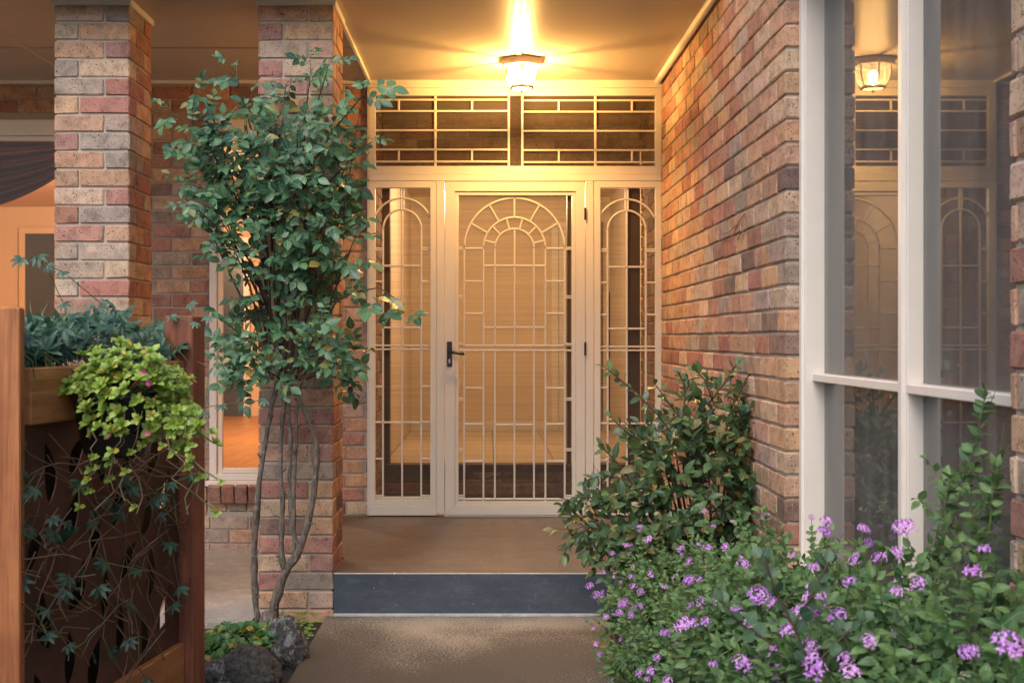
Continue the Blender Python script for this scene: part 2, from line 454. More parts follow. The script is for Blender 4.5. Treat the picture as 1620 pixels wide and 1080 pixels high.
def cut(a, b, holes):
    """pieces of a..b outside the holes"""
    segs = [(a, b)]
    for h0, h1 in holes:
        o = []
        for s0, s1 in segs:
            if h1 <= s0 or h0 >= s1: o.append((s0, s1)); continue
            if h0 > s0: o.append((s0, h0))
            if h1 < s1: o.append((h1, s1))
        segs = o
    return segs

def brick_wall(name, origin, rz, U, z0, z1, holes=(), anchor=0.0, limit=300, depth=.11, core=True, blind=()):
    """wall face along local +x, outward normal local -y; holes: (u0,u1,z0,z1); blind: faces that need no bricks"""
    wall = empty(name, (origin[0], origin[1], 0), rz)
    items = []
    k = int(math.floor((z0 - PHASE)/PITCH_Z))
    while True:
        zb = PHASE + k*PITCH_Z + .005; zt = zb + .076; zc = (zb+zt)/2
        if zb >= z1 - .01: break
        lo, hi = max(zb, z0), min(zt, z1)
        if hi - lo > .02:
            hs = [(h[0], h[1]) for h in list(holes)+list(blind) if h[2] < zc < h[3]]
            off = anchor + (PITCH_U/2 if k % 2 else 0)
            n0 = int(math.floor((0-off)/PITCH_U)) - 1
            for s0, s1 in cut(0, U, hs):
                n = n0
                while off + n*PITCH_U < s1:
                    a = max(off + n*PITCH_U + .005, s0 + (0 if s0 == 0 else .0)); b = min(off + (n+1)*PITCH_U - .005, s1)
                    n += 1
                    if s1 - b < .011: b = s1
                    if a - s0 < .011: a = s0
                    if b - a < .025: continue
                    L = round((b-a)/.005)*.005; H = round((hi-lo)/.004)*.004
                    items.append((Matrix.Translation(((a+b)/2, 0, (lo+hi)/2)), L, H, depth))
        k += 1
    brick_field(wall, items, limit, tan=(name == 'side_wall'))
    if core:
        us = sorted({.009, U-.009} | {h[0]-.009 for h in holes} | {h[1]+.009 for h in holes})
        zs = sorted({z0, z1} | {h[2] for h in holes} | {h[3] for h in holes})
        b = MB()
        for i in range(len(us)-1):
            for j in range(len(zs)-1):
                uc, zc = (us[i]+us[i+1])/2, (zs[j]+zs[j+1])/2
                if zs[j] < z0-1e-6 or zs[j+1] > z1+1e-6 or us[i] < 0 or us[i+1] > U: continue
                if any(h[0] < uc < h[1] and h[2] < zc < h[3] for h in holes): continue
                b.box(us[i], us[i+1], .009, depth-.012, zs[j], zs[j+1])
        me = b.mesh('mortar', fix=False)
        link('mortar', me, M['mortar'], wall)
    return wall

# ------------------------------------------------------------------ layout (metres; camera at the origin looking along +Y)
YD, YW, YP, YI = 7.03, 7.06, 5.34, 7.96       # screen front, back wall, pillar front, inner door wall
XR, XL = 1.08, -.73                           # right wall face, left edge of the entry
ZP, ZC, ZF = .20, 2.894, .415                 # porch floor, ceiling, house floor
YC = 4.12                                     # corner of the right wall at the side window
XG = 1.207                                    # glass plane of the side window

# ------------------------------------------------------------------ ground, path, slabs, ceiling
def structure(name, mb, mat, bevel=0, parent=None):
    o = mb.build(name, mat, parent, bevel)
    if not parent: o['kind'] = 'structure'
    return o
g = MB(); g.add([(-400, -400, -.03), (400, -400, -.03), (400, 400, -.03), (-400, 400, -.03)], [(0, 1, 2, 3)])
structure('ground', g, M['soil'])
structure('bounce_slab', MB().box(-12, 12, -24, -1.0, -.08, -.012), M['slab'])  # unseen slab added behind the camera to bounce light onto ceiling and facade
structure('path', MB().box(-.755, .56, -.99, YP - .002, -.12, 0), M['path'], .006)
structure('paved_area', MB().box(-6, -.722, 5.74, YW + .02, -.1, -.004).box(-6, -1.087, 5.22, 5.74, -.1, -.004), M['slab'])
pf = structure('porch_floor', MB().box(-.7175, XR - .002, YP + .001, YI, -.1, ZP).box(-1.06, -.7177, 5.72, YW + .02, -.1, ZP - .0005), M['porch'])
structure('riser', MB().box(-.7172, XR - .003, YP - .004, YP, .012, ZP - .006), M['riser'], 0, pf)
lip = MB().prism([(-.717, 0), (XR - .004, 0), (XR - .004, .013), (-.717, .013)], YP - .03, YP - .0042)
structure('cement_fillet', lip, M['lip'], .003, pf)
edge = MB().box(-.7168, XR - .003, YP - .006, YP + .002, ZP - .006, ZP + .001)
structure('step_edge', edge, M['lip'], .002, pf)

ce = structure('ceiling', MB().box(-6, XR - .002, 5.18, YI, ZC, ZC + .03), M['ceil'])
def strip(name, x0, x1, y0, y1, z0, z1, mat='cornice', bev=.003): return structure(name, MB().box(x0, x1, y0, y1, z0, z1), M[mat], bev, ce)
strip('cover_strip', .165, .195, 5.2, 6.38, ZC - .006, ZC - .001, 'ceil', .002)
strip('cover_strip', -2.555, -2.525, 5.2, YW - .03, ZC - .006, ZC - .001, 'ceil', .002)
strip('cover_strip', -.735, -.715, 5.72, YW - .03, ZC - .02, ZC - .001)
strip('cover_strip', -6, -.74, 6.25, 6.262, ZC - .004, ZC - .001, 'ceil', .001)
q = MB().tube([(XR - .022, 5.2, ZC - .006), (XR - .022, YD + .02, ZC - .006)], .02, 10)
structure('cornice', q, M['cornice'], 0, ce)
q = MB().tube([(-6, YW - .014, ZC - .004), (XL - .02, YW - .014, ZC - .004)], .016, 10)
structure('cornice', q, M['cornice'], 0, ce)
structure('roof', MB().box(-7, 6, 5.1, 16, 3.05, 3.1).box(1.12, 6, -1, 5.1, 3.05, 3.1), M['roof'])
structure('fascia', MB().box(-7, XR-.01, 5.14, 5.17, 2.86, 3.05), M['cornice'])

# ------------------------------------------------------------------ back wall with two lit windows
bx = -6.0
def u_of(x): return x - bx
W1 = (-4.6, -2.45, .62, 2.655)      # x0 x1 z0 z1 of the big window
W2 = (-1.72, -1.05, .42, 2.655)
holes = [(u_of(a), u_of(b), c, d) for a, b, c, d in (W1, W2)]
low = (u_of(W2[0]) - .02, u_of(W2[1]) + .02, .225, .43)    # the sloping sill bricks fill this strip
bw = brick_wall('brick_wall', (bx, YW), 0, XL - bx + .02, -.03, ZC, holes + [low], anchor=.085)
tag(bw, 'brown brick house wall behind the two pillars, around the lit windows', 'wall')
rng = random.Random(5)
sb = MB()
for i in range(9):
    o = link('sill_brick', brick_mesh(.076, .11, .20, i % 3), None, bw)
    o.location = (u_of(W2[0]) + .04 + i*.083, -.055, .335); o.rotation_euler = (R(14), rng.uniform(-.01, .01), 0)
    o.color = (*rng.choice([(.40, .19, .14), (.36, .19, .15), (.43, .25, .18), (.27, .17, .14)]), 1)
for i in range(6):
    o = link('brick', brick_mesh(.105, .055, .11, i % 3), None, bw)
    o.location = (u_of(W2[0]) + .05 + i*.125, 0, .253); o.color = (*brick_col(rng), 1)
link('sill_bed', MB().box(u_of(W2[0])-.015, u_of(W2[1])+.015, .012, .1, .22, .41).mesh('sill_bed'), M['mortar'], bw)

def glazed(name, label, x0, x1, z0, z1, yf, fw=.045, mulls=()):
    t = tag(empty(name, ((x0+x1)/2, yf, z0)), label, 'window')
    ox, oz = (x0+x1)/2, z0
    W, H = (x1-x0)/2, z1-z0
    for n_, bxs in (('jamb', (-W, -W+fw, 0, H)), ('jamb', (W-fw, W, 0, H)), ('head', (-W+fw, W-fw, H-fw*2.2, H)), ('sill', (-W+fw, W-fw, 0, fw*.9))):
        MB().box(bxs[0], bxs[1], -.01, .06, bxs[2], bxs[3]).build(n_, M['white_paint'], t, .004)
        s = .012
    MB().box(-W-.02, W+.02, -.03, .05, -.035, -.002).build('sill', M['white_paint'], t, .004)
    i0, i1 = -W+fw, W-fw; k0, k1 = fw*.9, H-fw*2.2; s = .032
    for bxs in ((i0+.002, i0+s, k0, k1), (i1-s, i1-.002, k0, k1), (i0+s, i1-s, k0+.002, k0+s), (i0+s, i1-s, k1-s, k1-.002)):
        MB().box(bxs[0], bxs[1], .008, .045, bxs[2], bxs[3]).build('sash', M['white_paint'], t, .003)
    MB().box(i0+s-.004, i1-s+.004, .024, .028, k0+s-.004, k1-s+.004).build('pane', M['glass'], t)
    return t
glazed('window', 'wide lit window with a dark brown swag curtain behind the outer brick pillar', W1[0], W1[1], W1[2], W1[3], YW)
glazed('window', 'narrow white framed lit window between the two brick pillars', W2[0], W2[1], W2[2], W2[3], YW)

# swag curtain
sw = MB(); nu, nv = 40, 36; vs = []; fs = []
sx0, sx1 = -4.25, -2.53
for j in range(nv+1):
    v = j/nv
    for i in range(nu+1):
        u = i/nu
        dip = math.sin(math.pi*u)**.75
        z = 2.62 - .02 - v*(.06 + .44*dip)
        y = 7.30 - .05*v*dip + .018*math.sin(v*34 + 2*math.sin(math.pi*u))*(.3+dip)
        vs.append((sx0+(sx1-sx0)*u, y, z))
for j in range(nv):
    for i in range(nu):
        a = j*(nu+1)+i; fs.append((a, a+1, a+nu+2, a+nu+1))
sw.add(vs, fs); sc_ = sw.build('swag_curtain', M['curtain'], None, 0, True)
tag(sc_, 'dark brown satin swag curtain draped across the top of the wide window', 'curtain')

# ------------------------------------------------------------------ rooms behind
rb = MB()
def room(name, x0, x1, y0, y1, z0, z1, mat, open_front=True):
    o = MB()
    o.box(x0-.05, x0, y0, y1, z0, z1); o.box(x1, x1+.05, y0, y1, z0, z1); o.box(x0, x1, y1, y1+.05, z0, z1)
    structure(name + '_wall', o, M[mat]); structure(name + '_ceiling', MB().box(x0, x1, y0, y1, z1, z1+.05), M[mat])
room('living_room', -6.4, -.95, YW+.12, 13.0, ZF, 2.8, 'room')
lf = structure('living_room_floor', MB().box(-6.4, -.95, YW+.12, 13, ZF-.06, ZF-.01), M['grout'])
for i in range(28):      # boards
    x = -6.4 + i*.195
    MB().box(x+.0015, x+.1935, YW+.12, 13, ZF-.012, ZF).build('floor_board', M['floorwood'], lf, .001)
def inner_door(name, label, x0, x1, y, ztop, fm, pm):
    t = tag(empty(name, ((x0+x1)/2, y, ZF)), label, 'door'); W = (x1-x0)/2; H = ztop-ZF; f = .07
    MB().box(-W, -W+f, -.05, -.002, 0, H).build('jamb', M[fm], t, .004); MB().box(W-f, W, -.05, -.002, 0, H).build('jamb', M[fm], t, .004)
    MB().box(-W+f, W-f, -.05, -.002, H-f, H).build('head', M[fm], t, .004)
    MB().box(-W+f, W-f, -.03, -.004, 0, H-f).build('pane', M[pm], t, .002)
    return t
inner_door('inner_door', 'dark glazed inner door seen through the wide window', -5.33, -4.85, 13.0, 2.56, 'room', 'dark_pane')
inner_door('inner_door', 'grey inner door with white jambs seen through the narrow window', -3.2, -2.7, 13.0, 2.45, 'white_paint', 'dark_pane')
def ceiling_lamp(name, label, x, y, z, watts, col, r=.15):
    t = tag(empty(name, (x, y, z)), label, 'ceiling lamp')
    MB().lathe([(.0, .0), (r, 0), (r, -.02), (0, -.02)], 20).build('base', M['white_paint'], t)
    MB().lathe([(r*.95, -.021), (r*.9, -.06), (r*.6, -.09), (0, -.1)], 20).build('diffuser', emit_mat(name+'_glow', col, 4), t, 0, True)
    l = bpy.data.lights.new(name+'_light', 'POINT'); l.energy = watts; l.color = col; l.shadow_soft_size = .12
    lo = bpy.data.objects.new('bulb_light', l); COL.objects.link(lo); lo.parent = t; lo.location = (0, 0, -.25)
    return t
ceiling_lamp('ceiling_lamp', 'round ceiling lamp lighting the living room behind the windows', -3.2, 9.6, 2.8, 220, (1, .64, .36))
ceiling_lamp('ceiling_lamp', 'round ceiling lamp lighting the hall behind the security door', .1, 9.0, 2.66, 92, (1, .67, .37))

# hall behind the screens
room('hall', XL, 1.25, YI+.12, 10.98, ZF, 2.66, 'hall')
hf = structure('hall_floor', MB().box(XL, 1.25, YI, 10.98, ZF-.1, ZF-.008), M['grout'])
tw = .44
for i in range(5):
    for j in range(7):
        x0 = XL + i*tw - .1; y0 = YI + .005 + j*tw
        x1 = min(x0+tw, 1.249); y1 = min(y0+tw, 10.97); x0 = max(x0, XL+.001)
        if x1-x0 > .03 and y1-y0 > .03:
            MB().box(x0+.003, x1-.003, y0+.003, y1-.003, ZF-.01, ZF).build('tile', M['tile'], hf, .001)
structure('hall_skirting', MB().box(XL, 1.25, 10.96, 10.979, ZF, ZF+.09), M['cream'])
inner_door('inner_door', 'cream inner door leaf at the end of the hall', .62, 1.10, 10.98, 2.42, 'cream', 'cream')
inner_door('inner_door', 'tall dark glazed panel beside the hall door', 1.12, 1.24, 10.98, 1.75, 'hall', 'dark_pane')
# front door frame at the inner wall
t = tag(empty('front_door_frame', (.2, YI, ZF)), 'dark brown timber front door frame behind the fly screens', 'door frame')
for x0, x1 in ((XL+.003, XL+.05), (.565, .592), (.985, XR-.004)):
    MB().box(x0-.2, x1-.2, .02, .11, 0, 2.06).build('jamb', M['jamb'], t, .003)
MB().box(XL-.2+.05, .985-.2, .02, .11, 2.0, 2.06).build('head', M['jamb'], t, .003)
MB().box(XL-.2+.003, XR-.2-.004, -.02, .11, -.03, .006).build('threshold', M['jamb'], t, .003)

# recess: step riser, lintel wall, side walls
st = brick_wall('brick_step', (XL, YI), 0, XR-XL, ZP, ZF-.03, limit=60)
tag(st, 'dark brick step up to the front door behind the fly screens', 'step')
lw = brick_wall('lintel_wall', (XL, YI), 0, XR-XL, 2.48, ZC, limit=60)
tag(lw, 'dim brick wall above the front door behind the transom screen', 'wall')
nib = brick_wall('recess_wall', (XL, YW+.03), R(90), YI-YW-.03, ZP, ZC, limit=110)
tag(nib, 'dim brick side wall of the recess behind the side screen next to the pillars', 'wall')
structure('wall_lining', MB().box(XL-.25, XL-.112, YW+.12, YI+.12, -.1, ZC), M['dim_room'])

# right wall: recess part + porch part + corner + window + near pier
U = 7.96 - .6
rw = brick_wall('side_wall', (XR, 7.96), R(-90), U, -.05, 3.04, [(7.96-YC, 7.96-2.35, .42, 2.64)], anchor=(7.96-YC) % .24, limit=300)
tag(rw, 'long brick side wall running from the entry past the tall white window', 'wall')
structure('wall_lining', MB().box(XR+.112, XR+.2, YC+.05, 13, -.1, 3.04), M['dim_room'])
room('side_room', XR+.22, 4.6, .3, 6.5, .3, 2.8, 'dim_room')
structure('side_room_floor', MB().box(XR+.22, 4.6, .3, 6.5, .2, .3), M['floorwood'])

# ------------------------------------------------------------------ pillars
def pillar(label, x0, y0, col_seed, W=.352):
    t = tag(empty('brick_pillar', (x0+W/2, y0, 0)), label, 'pillar', 'brick pillars in front of the porch')
    rng = random.Random(col_seed); h = W/2
    k = -1
    while True:
        zb = PHASE + k*PITCH_Z + .005; zc = zb+.038
        if zb + .076 > ZC - .005: break
        L = .231; D = .111
        # pinwheel course: each side shows one stretcher and one header
        cs = [brick_col(rng) for _ in range(4)]
        for s in range(4):
            flip = 1 if k % 2 else -1
            o = link('brick', brick_mesh(L, .076, D, rng.randrange(4)), None, t)
            m = Matrix.Translation((0, h, zc)) @ Matrix.Rotation(s*math.pi/2, 4, 'Z') @ Matrix.Translation((flip*(h - L/2), -h + rng.uniform(-.001, .0015), 0))
            o.matrix_local = m; o.color = (*cs[s], 1)
        k += 1
    MB().box(-h+.008, h-.008, .008, W-.008, -.1, ZC).build('mortar', M['mortar'], t)
    zc = ZC - .034
    cp = MB()
    for a in ((-h-.012, h+.012, -.012, .006), (-h-.012, h+.012, W-.006, W+.012)): cp.box(a[0], a[1], a[2], a[3], zc, ZC-.001)
    for a in ((-h-.012, -h+.006), (h-.006, h+.012)): cp.box(a[0], a[1], .007, W-.007, zc, ZC-.001)
    cp.build('cornice', M['cornice'], t, .004)
    return t
pillar('brick pillar standing alone above the planted fence', -2.03, YP, 11)
pillar('brick pillar behind the climbing rose at the end of the step', -1.072, YP, 23)

# ------------------------------------------------------------------ entry screens (laid out in millimetres from the frame drawing)
def dx(px): return (px - CX) * YD / F
def dz(py): return CAMZ + (CY - py) * YD / F
def frame4(t, o, x0, x1, y0, y1, w4, ya, yb, mat, names=('stile', 'rail'), bev=.0018):
    """mitred frame; x0,x1,y0,y1 in drawing units, w4 = widths left,right,top,bottom; o = origin of the thing"""
    wl, wr, wt, wb = w4
    A = [(x0, y0), (x1, y0), (x1, y1), (x0, y1)]; B = [(x0+wl, y0+wt), (x1-wr, y0+wt), (x1-wr, y1-wb), (x0+wl, y1-wb)]
    for k, nm in ((0, names[1]), (1, names[0]), (2, names[1]), (3, names[0])):
        q = [A[k], A[(k+1) % 4], B[(k+1) % 4], B[k]]
        MB().prism([(dx(a)-o[0], dz(b)-o[1]) for a, b in q], ya, yb).build(nm, mat, t, bev)
_bar = {}
def bar(t, o, pts, w=3.0, ya=.016, yb=.028, name='grille_bar', closed=False):
    """flat-oval bar through the given drawing points"""
    P = [Vector((dx(a)-o[0], dz(b)-o[1])) for a, b in pts]; hw = w*YD/F/2
    n = len(P); L = []; Rr = []
    for i in range(n):
        d = (P[min(i+1, n-1)] - P[max(i-1, 0)]).normalized(); nn = Vector((-d.y, d.x)) * hw
        L.append(P[i]+nn); Rr.append(P[i]-nn)
    b = MB()
    vs = []; fs = []
    ym = [ya+.003, ya, ya, ya+.003, yb, yb]
    ks = [1, .55, -.55, -1, -1, 1]
    for i in range(n):
        for y, k in zip(ym, ks):
            c = P[i] + (L[i]-P[i])*k; vs.append((c.x, y, c.y))
    for i in range(n-1):
        for k in range(6): fs.append((i*6+k, i*6+(k+1) % 6, (i+1)*6+(k+1) % 6, (i+1)*6+k))
    fs += [tuple(range(6)), tuple(range((n-1)*6+5, (n-1)*6-1, -1))]
    b.add(vs, fs); b.build(name, M['cream'], t, 0, n > 3)
def hb(t, o, x0, x1, y, **k): bar(t, o, [(x0, y), (x1, y)], **k)
def vb(t, o, x, y0, y1, **k): bar(t, o, [(x, y0), (x, y1)], **k)
def arc(t, o, cx, cy, rx, ry, a0=180, a1=0, n=22, **k):
    bar(t, o, [(cx + rx*math.cos(R(a0+(a1-a0)*i/n)), cy - ry*math.sin(R(a0+(a1-a0)*i/n))) for i in range(n+1)], **k)
def sheet(t, o, x0, x1, y0, y1, ya, name, mat):
    MB().add([(dx(x0)-o[0], ya, dz(y1)-o[1]), (dx(x1)-o[0], ya, dz(y1)-o[1]), (dx(x1)-o[0], ya, dz(y0)-o[1]), (dx(x0)-o[0], ya, dz(y0)-o[1])], [(0, 1, 2, 3)]).build(name, M[mat], t)

# fixed frame
oF = (dx(815), ZP)
ef = tag(empty('entry_frame', (oF[0], YD, oF[1])), 'cream metal frame that holds the entry screens together', 'door frame')
def fbox(x0, x1, y0, y1, ya, yb, name, bev=.002):
    MB().box(dx(x0)-oF[0], dx(x1)-oF[0], ya, yb, dz(y1)-oF[1], dz(y0)-oF[1]).build(name, M['cream'], ef, bev)
fbox(581, 1048, 126, 139, .0, .07, 'head')
fbox(583.5, 1046.5, 276.2, 286.2, .0, .06, 'rail')
fbox(690.3, 703.2, 286.4, 813, .0, .06, 'mullion')
fbox(926.4, 938.6, 286.4, 813, .0, .06, 'mullion')
fbox(583.5, 690.1, 800, 815, .0, .06, 'sill')
fbox(938.8, 1046.5, 800, 815, .0, .06, 'sill')
fbox(703.4, 926.2, 814.6, 817.2, .0, .05, 'sill')
fbox(580.8, 583.3, 139.2, 815, .004, .07, 'jamb'); fbox(1046.7, 1049, 139.2, 815, .004, .07, 'jamb')
for x, y in ((640, 132.5), (771, 131), (863, 132), (945, 133), (694, 289.5), (699.6, 289.5), (930, 290.5), (935, 290.5), (694, 811), (699.6, 811)):
    r = .0024
    MB().add([(dx(x)-oF[0] + r*math.cos(k*math.pi/4), -.0012, dz(y)-oF[1] + r*math.sin(k*math.pi/4)) for k in range(8)], [tuple(range(8))]).build('screw', M['jamb'], ef)

# transom
oT = (dx(815), dz(276))
tr = tag(empty('transom_screen', (oT[0], YD, oT[1])), 'cream barred transom screen above the security door', 'security screen')
frame4(tr, oT, 583.5, 1046.5, 139.3, 276, (10.3, 9.7, 12, 13.3), .002, .04, M['cream'])
for off, s in ((0, 1), (0, 0)):
    xs = (593.8, 688.4, 805, 630.4, 746.5) if s else (826.4, 942.5, 1036.8, 884.5, 1000.6)
    d = 0 if s else 1
    l, m_, r_ = xs[:3]
    if s: vb(tr, oT, m_, 151.3, 262.7, w=4); vb(tr, oT, r_, 151.3, 262.7, w=3.6)
    else: vb(tr, oT, l, 151.3, 262.7, w=3.6); vb(tr, oT, m_, 151.3, 262.7, w=4)
    for y in (157, 175, 205.5, 236, 255): hb(tr, oT, l-(2 if s else 0), r_+(0 if s else 2), y+d, w=3)
    for x in xs[3:]: vb(tr, oT, x, 157+d, 175+d, w=3.4); vb(tr, oT, x, 236+d, 255+d, w=3.4)
sheet(tr, oT, 593, 1037.5, 150, 264, .034, 'fly_screen', 'screen')

# side screens
def side(px, dy, label):
    o = (dx(px+53.3), ZP)
    t = tag(empty('side_screen', (o[0], YD, o[1])), label, 'security screen', 'side screens beside the door')
    X = lambda v: v - 583.5 + px
    Y = lambda v: v + dy
    frame4(t, o, X(583.5), X(690), Y(286.6) if dy == 0 else 286.6, 799.8, (10, 9.3, 10.6, 10), .002, .04, M['cream'])
    a, b, c = X(605.4), X(635.8), X(666); l, r = X(593), X(681)
    for x in (a, c): vb(t, o, x, Y(360), 790.2)
    vb(t, o, b, Y(331), 790.2)
    bar(t, o, [(b-1.9, Y(296.5)), (b-1.9, Y(331))], w=2.4); bar(t, o, [(b+1.9, Y(296.5)), (b+1.9, Y(331))], w=2.4)
    arc(t, o, b, Y(361), 30.2, 30.2)
    Rr = 47.3; ang = math.degrees(math.asin(44/Rr)); arc(t, o, b, Y(313+Rr), Rr, Rr, 90+ang, 90-ang)
    for x0, x1 in ((l, a), (c, r)):
        hb(t, o, x0, x1, Y(392.2), w=2.2); hb(t, o, x0, x1, Y(395.2), w=2.2)
        for y in (445, 495.8, 611.2, 667.8, 726): hb(t, o, x0, x1, Y(y))
        hb(t, o, x0, x1, 784.2, w=2.2)
    hb(t, o, a, c, Y(420.2)); hb(t, o, a, c, Y(518)); hb(t, o, a, c, Y(668.2))
    hb(t, o, l, r, Y(546.4), w=2.6); hb(t, o, l, r, Y(552.4), w=2.6); hb(t, o, l, r, 787.4)
    sheet(t, o, X(592.5), X(682), Y(296), 791, .034, 'fly_screen', 'screen')
side(583.5, 0, 'arched cream side screen between the brick wall and the door handle')
side(940, 1.8, 'arched cream side screen on the hinge side, partly behind the shrub')

# door leaf
oD = (dx(814.5), ZP)
dr = tag(empty('security_door', (oD[0], YD, oD[1])), 'cream security door with arched grille and black lever handle', 'door')
frame4(dr, oD, 704.2, 925.4, 288, 814.2, (15.5, 14.5, 15, 15.5), -.006, .034, M['cream'])
frame4(dr, oD, 719.8, 910.8, 303.1, 798.6, (5.6, 5.9, 6, 5.6), .002, .032, M['cream'], ('inner_stile', 'inner_rail'))
cx, cy = 814, 392.6; l, r = 725, 905.2
V = (734.2, 764.8, 783, 814, 845, 863.2, 893.8)
for rad in (79.8, 49.2, 31): arc(dr, oD, cx, cy, rad, rad, n=30)
for a in (30, 60, 90, 120, 150):
    c, s = math.cos(R(a)), math.sin(R(a)); bar(dr, oD, [(cx+49.2*c, cy-49.2*s), (cx+79.8*c, cy-79.8*s)], w=2.6)
for a in (15, 45, 75, 105, 135, 165):
    c, s = math.cos(R(a)), math.sin(R(a)); bar(dr, oD, [(cx+31*c, cy-31*s), (cx+49.2*c, cy-49.2*s)], w=2.6)
for x in V:
    vb(dr, oD, x, 546.4 if x != 814 else 546.4, cy if x != 814 else cy-31)
    vb(dr, oD, x, 554.2, 790)
for x0, x1 in ((V[0], V[1]), (V[5], V[6])):
    for y in (392.6, 444.6, 495.8, 613.8, 671, 730): hb(dr, oD, x0, x1, y)
for x0, x1 in ((l, V[0]), (V[6], r)):
    for y in (392.6, 469.4, 545, 631.4, 711.6, 785.6):
        hb(dr, oD, x0, x1, y-1.4, w=2); hb(dr, oD, x0, x1, y+1.5, w=2)
hb(dr, oD, V[1], V[5], 420); hb(dr, oD, V[1], V[5], 517.8); hb(dr, oD, V[2], V[4], 671.8)
hb(dr, oD, l, r, 546.4); hb(dr, oD, l, r, 554.2); hb(dr, oD, l, r, 789.6)
for x in (V[0], V[1], V[5], V[6]): vb(dr, oD, x, 790, 793)
sheet(dr, oD, 724.5, 905.5, 308, 794, .030, 'fly_screen', 'screen')
# handle
hd = empty('door_handle', (dx(711.2)-oD[0], -.006, dz(560)-oD[1]), parent=dr)
MB().box(-.016, .016, -.009, 0, -.078, .078).build('back_plate', M['black'], hd, .004, seg=2)
MB().tube([(0, -.009, .012), (0, -.045, .012)], .009, 10).build('spindle', M['black'], hd, 0, True)
MB().tube([(-.004, -.045, .013), (.03, -.05, .011), (.065, -.047, .004), (.092, -.045, .002)], [.010, .010, .0085, .0085], 10).build('lever', M['black'], hd, 0, True)
MB().box(-.0055, .0055, -.0125, -.009, -.055, -.030).build('lock_cylinder', M['steel'], hd, .003, seg=2)
for y0, y1 in ((329, 348), (541, 562), (755, 777)):
    MB().tube([(dx(925.6)-oD[0], -.010, dz(y1)-oD[1]), (dx(925.6)-oD[0], -.010, dz(y0)-oD[1])], .0065, 10).build('hinge', M['black'], dr)

# ------------------------------------------------------------------ lantern
lx, ly = .2, 6.52
ln = tag(empty('ceiling_lantern', (lx, ly, ZC)), 'lit hexagonal cream lantern with curved glass panes under the porch ceiling', 'lantern')
HX = R(30)
fl = MB().lathe([(0, -.001), (.128, -.001), (.130, -.012), (.122, -.020), (.117, -.038), (.100, -.040), (.095, -.034), (0, -.03)], 6, rot=HX)
fl.build('flange', M['white_paint'], ln, .002)
prof = [(.098, -.040), (.099, -.062), (.097, -.09), (.090, -.118), (.079, -.142), (.067, -.158)]
for k in range(6):
    a0, a1 = HX + k*math.pi/3, HX + (k+1)*math.pi/3
    b = MB(); vs = []; fs = []
    for i, (r_, z) in enumerate(prof):
        for a in (a0, a1): vs.append((r_*.985*math.cos(a), r_*.985*math.sin(a), z))
    for i in range(len(prof)-1): fs.append((2*i, 2*i+1, 2*i+3, 2*i+2))
    b.add(vs, fs).build('pane', M['lantern_glass'], ln)
    MB().tube([(r_*1.0*math.cos(a0), r_*1.0*math.sin(a0), z) for r_, z in prof], .0045, 6).build('rib', M['cream'], ln, 0, True)
rg = MB()
rg.lathe([(.073, -.152), (.076, -.164), (.068, -.170), (.060, -.168), (.060, -.156), (.073, -.152)], 6, rot=HX)
rg.build('bottom_ring', M['cream'], ln, .0015)
MB().add([(.06*math.cos(HX+k*math.pi/3), .06*math.sin(HX+k*math.pi/3), -.162) for k in range(6)], [tuple(range(6))]).build('bottom_pane', M['lantern_glass'], ln)
MB().lathe([(0, -.170), (.009, -.172), (.011, -.179), (.006, -.186), (0, -.189)], 10).build('finial', M['cream'], ln, 0, True)
MB().lathe([(0, -.028), (.018, -.028), (.018, -.06), (.014, -.062), (0, -.062)], 12).build('lamp_holder', M['white_paint'], ln)
MB().lathe([(.012, -.062), (.022, -.078), (.028, -.095), (.026, -.11), (.016, -.122), (0, -.126)], 16).build('bulb', emit_mat('bulb_glow', (1, .72, .38), 60), ln, 0, True)
l = bpy.data.lights.new('lantern_light', 'POINT'); l.energy = 62; l.color = (1, .52, .145); l.shadow_soft_size = .014
lo = bpy.data.objects.new('lantern_light', l); COL.objects.link(lo); lo.parent = ln; lo.location = (0, 0, -.137)

# ------------------------------------------------------------------ side window of the right wall
sw = tag(empty('window', (XG, 3.24, .45)), 'tall white four pane window in the side wall above the purple flowers', 'window')
def wbox(name, x0, x1, y0, y1, z0, z1, mat='white_paint', bev=.003):
    MB().box(x0-XG, x1-XG, y0-3.24, y1-3.24, z0-.45, z1-.45).build(name, M[mat], sw, bev)
ZB, ZT, ZM = .46, 2.62, 1.147
wbox('jamb', 1.129, 1.28, YC-.035, YC-.003, ZB, ZT)
wbox('jamb', 1.140, 1.28, YC-.052, YC-.0352, ZB, ZT)
wbox('jamb', 1.15, 1.28, 2.353, 2.40, ZB, ZT)
wbox('mullion', 1.152, 1.26, 3.160, 3.190, ZB, ZT)
wbox('mullion', 1.163, 1.26, 3.146, 3.159, ZB, ZT)
wbox('transom_bar', 1.164, 1.255, 3.191, YC-.053, ZM, ZM+.028)
wbox('transom_bar', 1.160, 1.255, 2.401, 3.145, ZM, ZM+.028)
wbox('head', 1.15, 1.28, 2.401, YC-.053, ZT-.05, ZT)
wbox('sill', 1.08, 1.28, 2.401, YC-.053, ZB-.04, ZB)
for y0, y1 in ((2.402, 3.145), (3.191, YC-.054)):
    for z0, z1 in ((ZB+.001, ZM-.001), (ZM+.029, ZT-.051)):
        wbox('pane', XG, XG+.004, y0, y1, z0, z1, 'glass_side', 0)

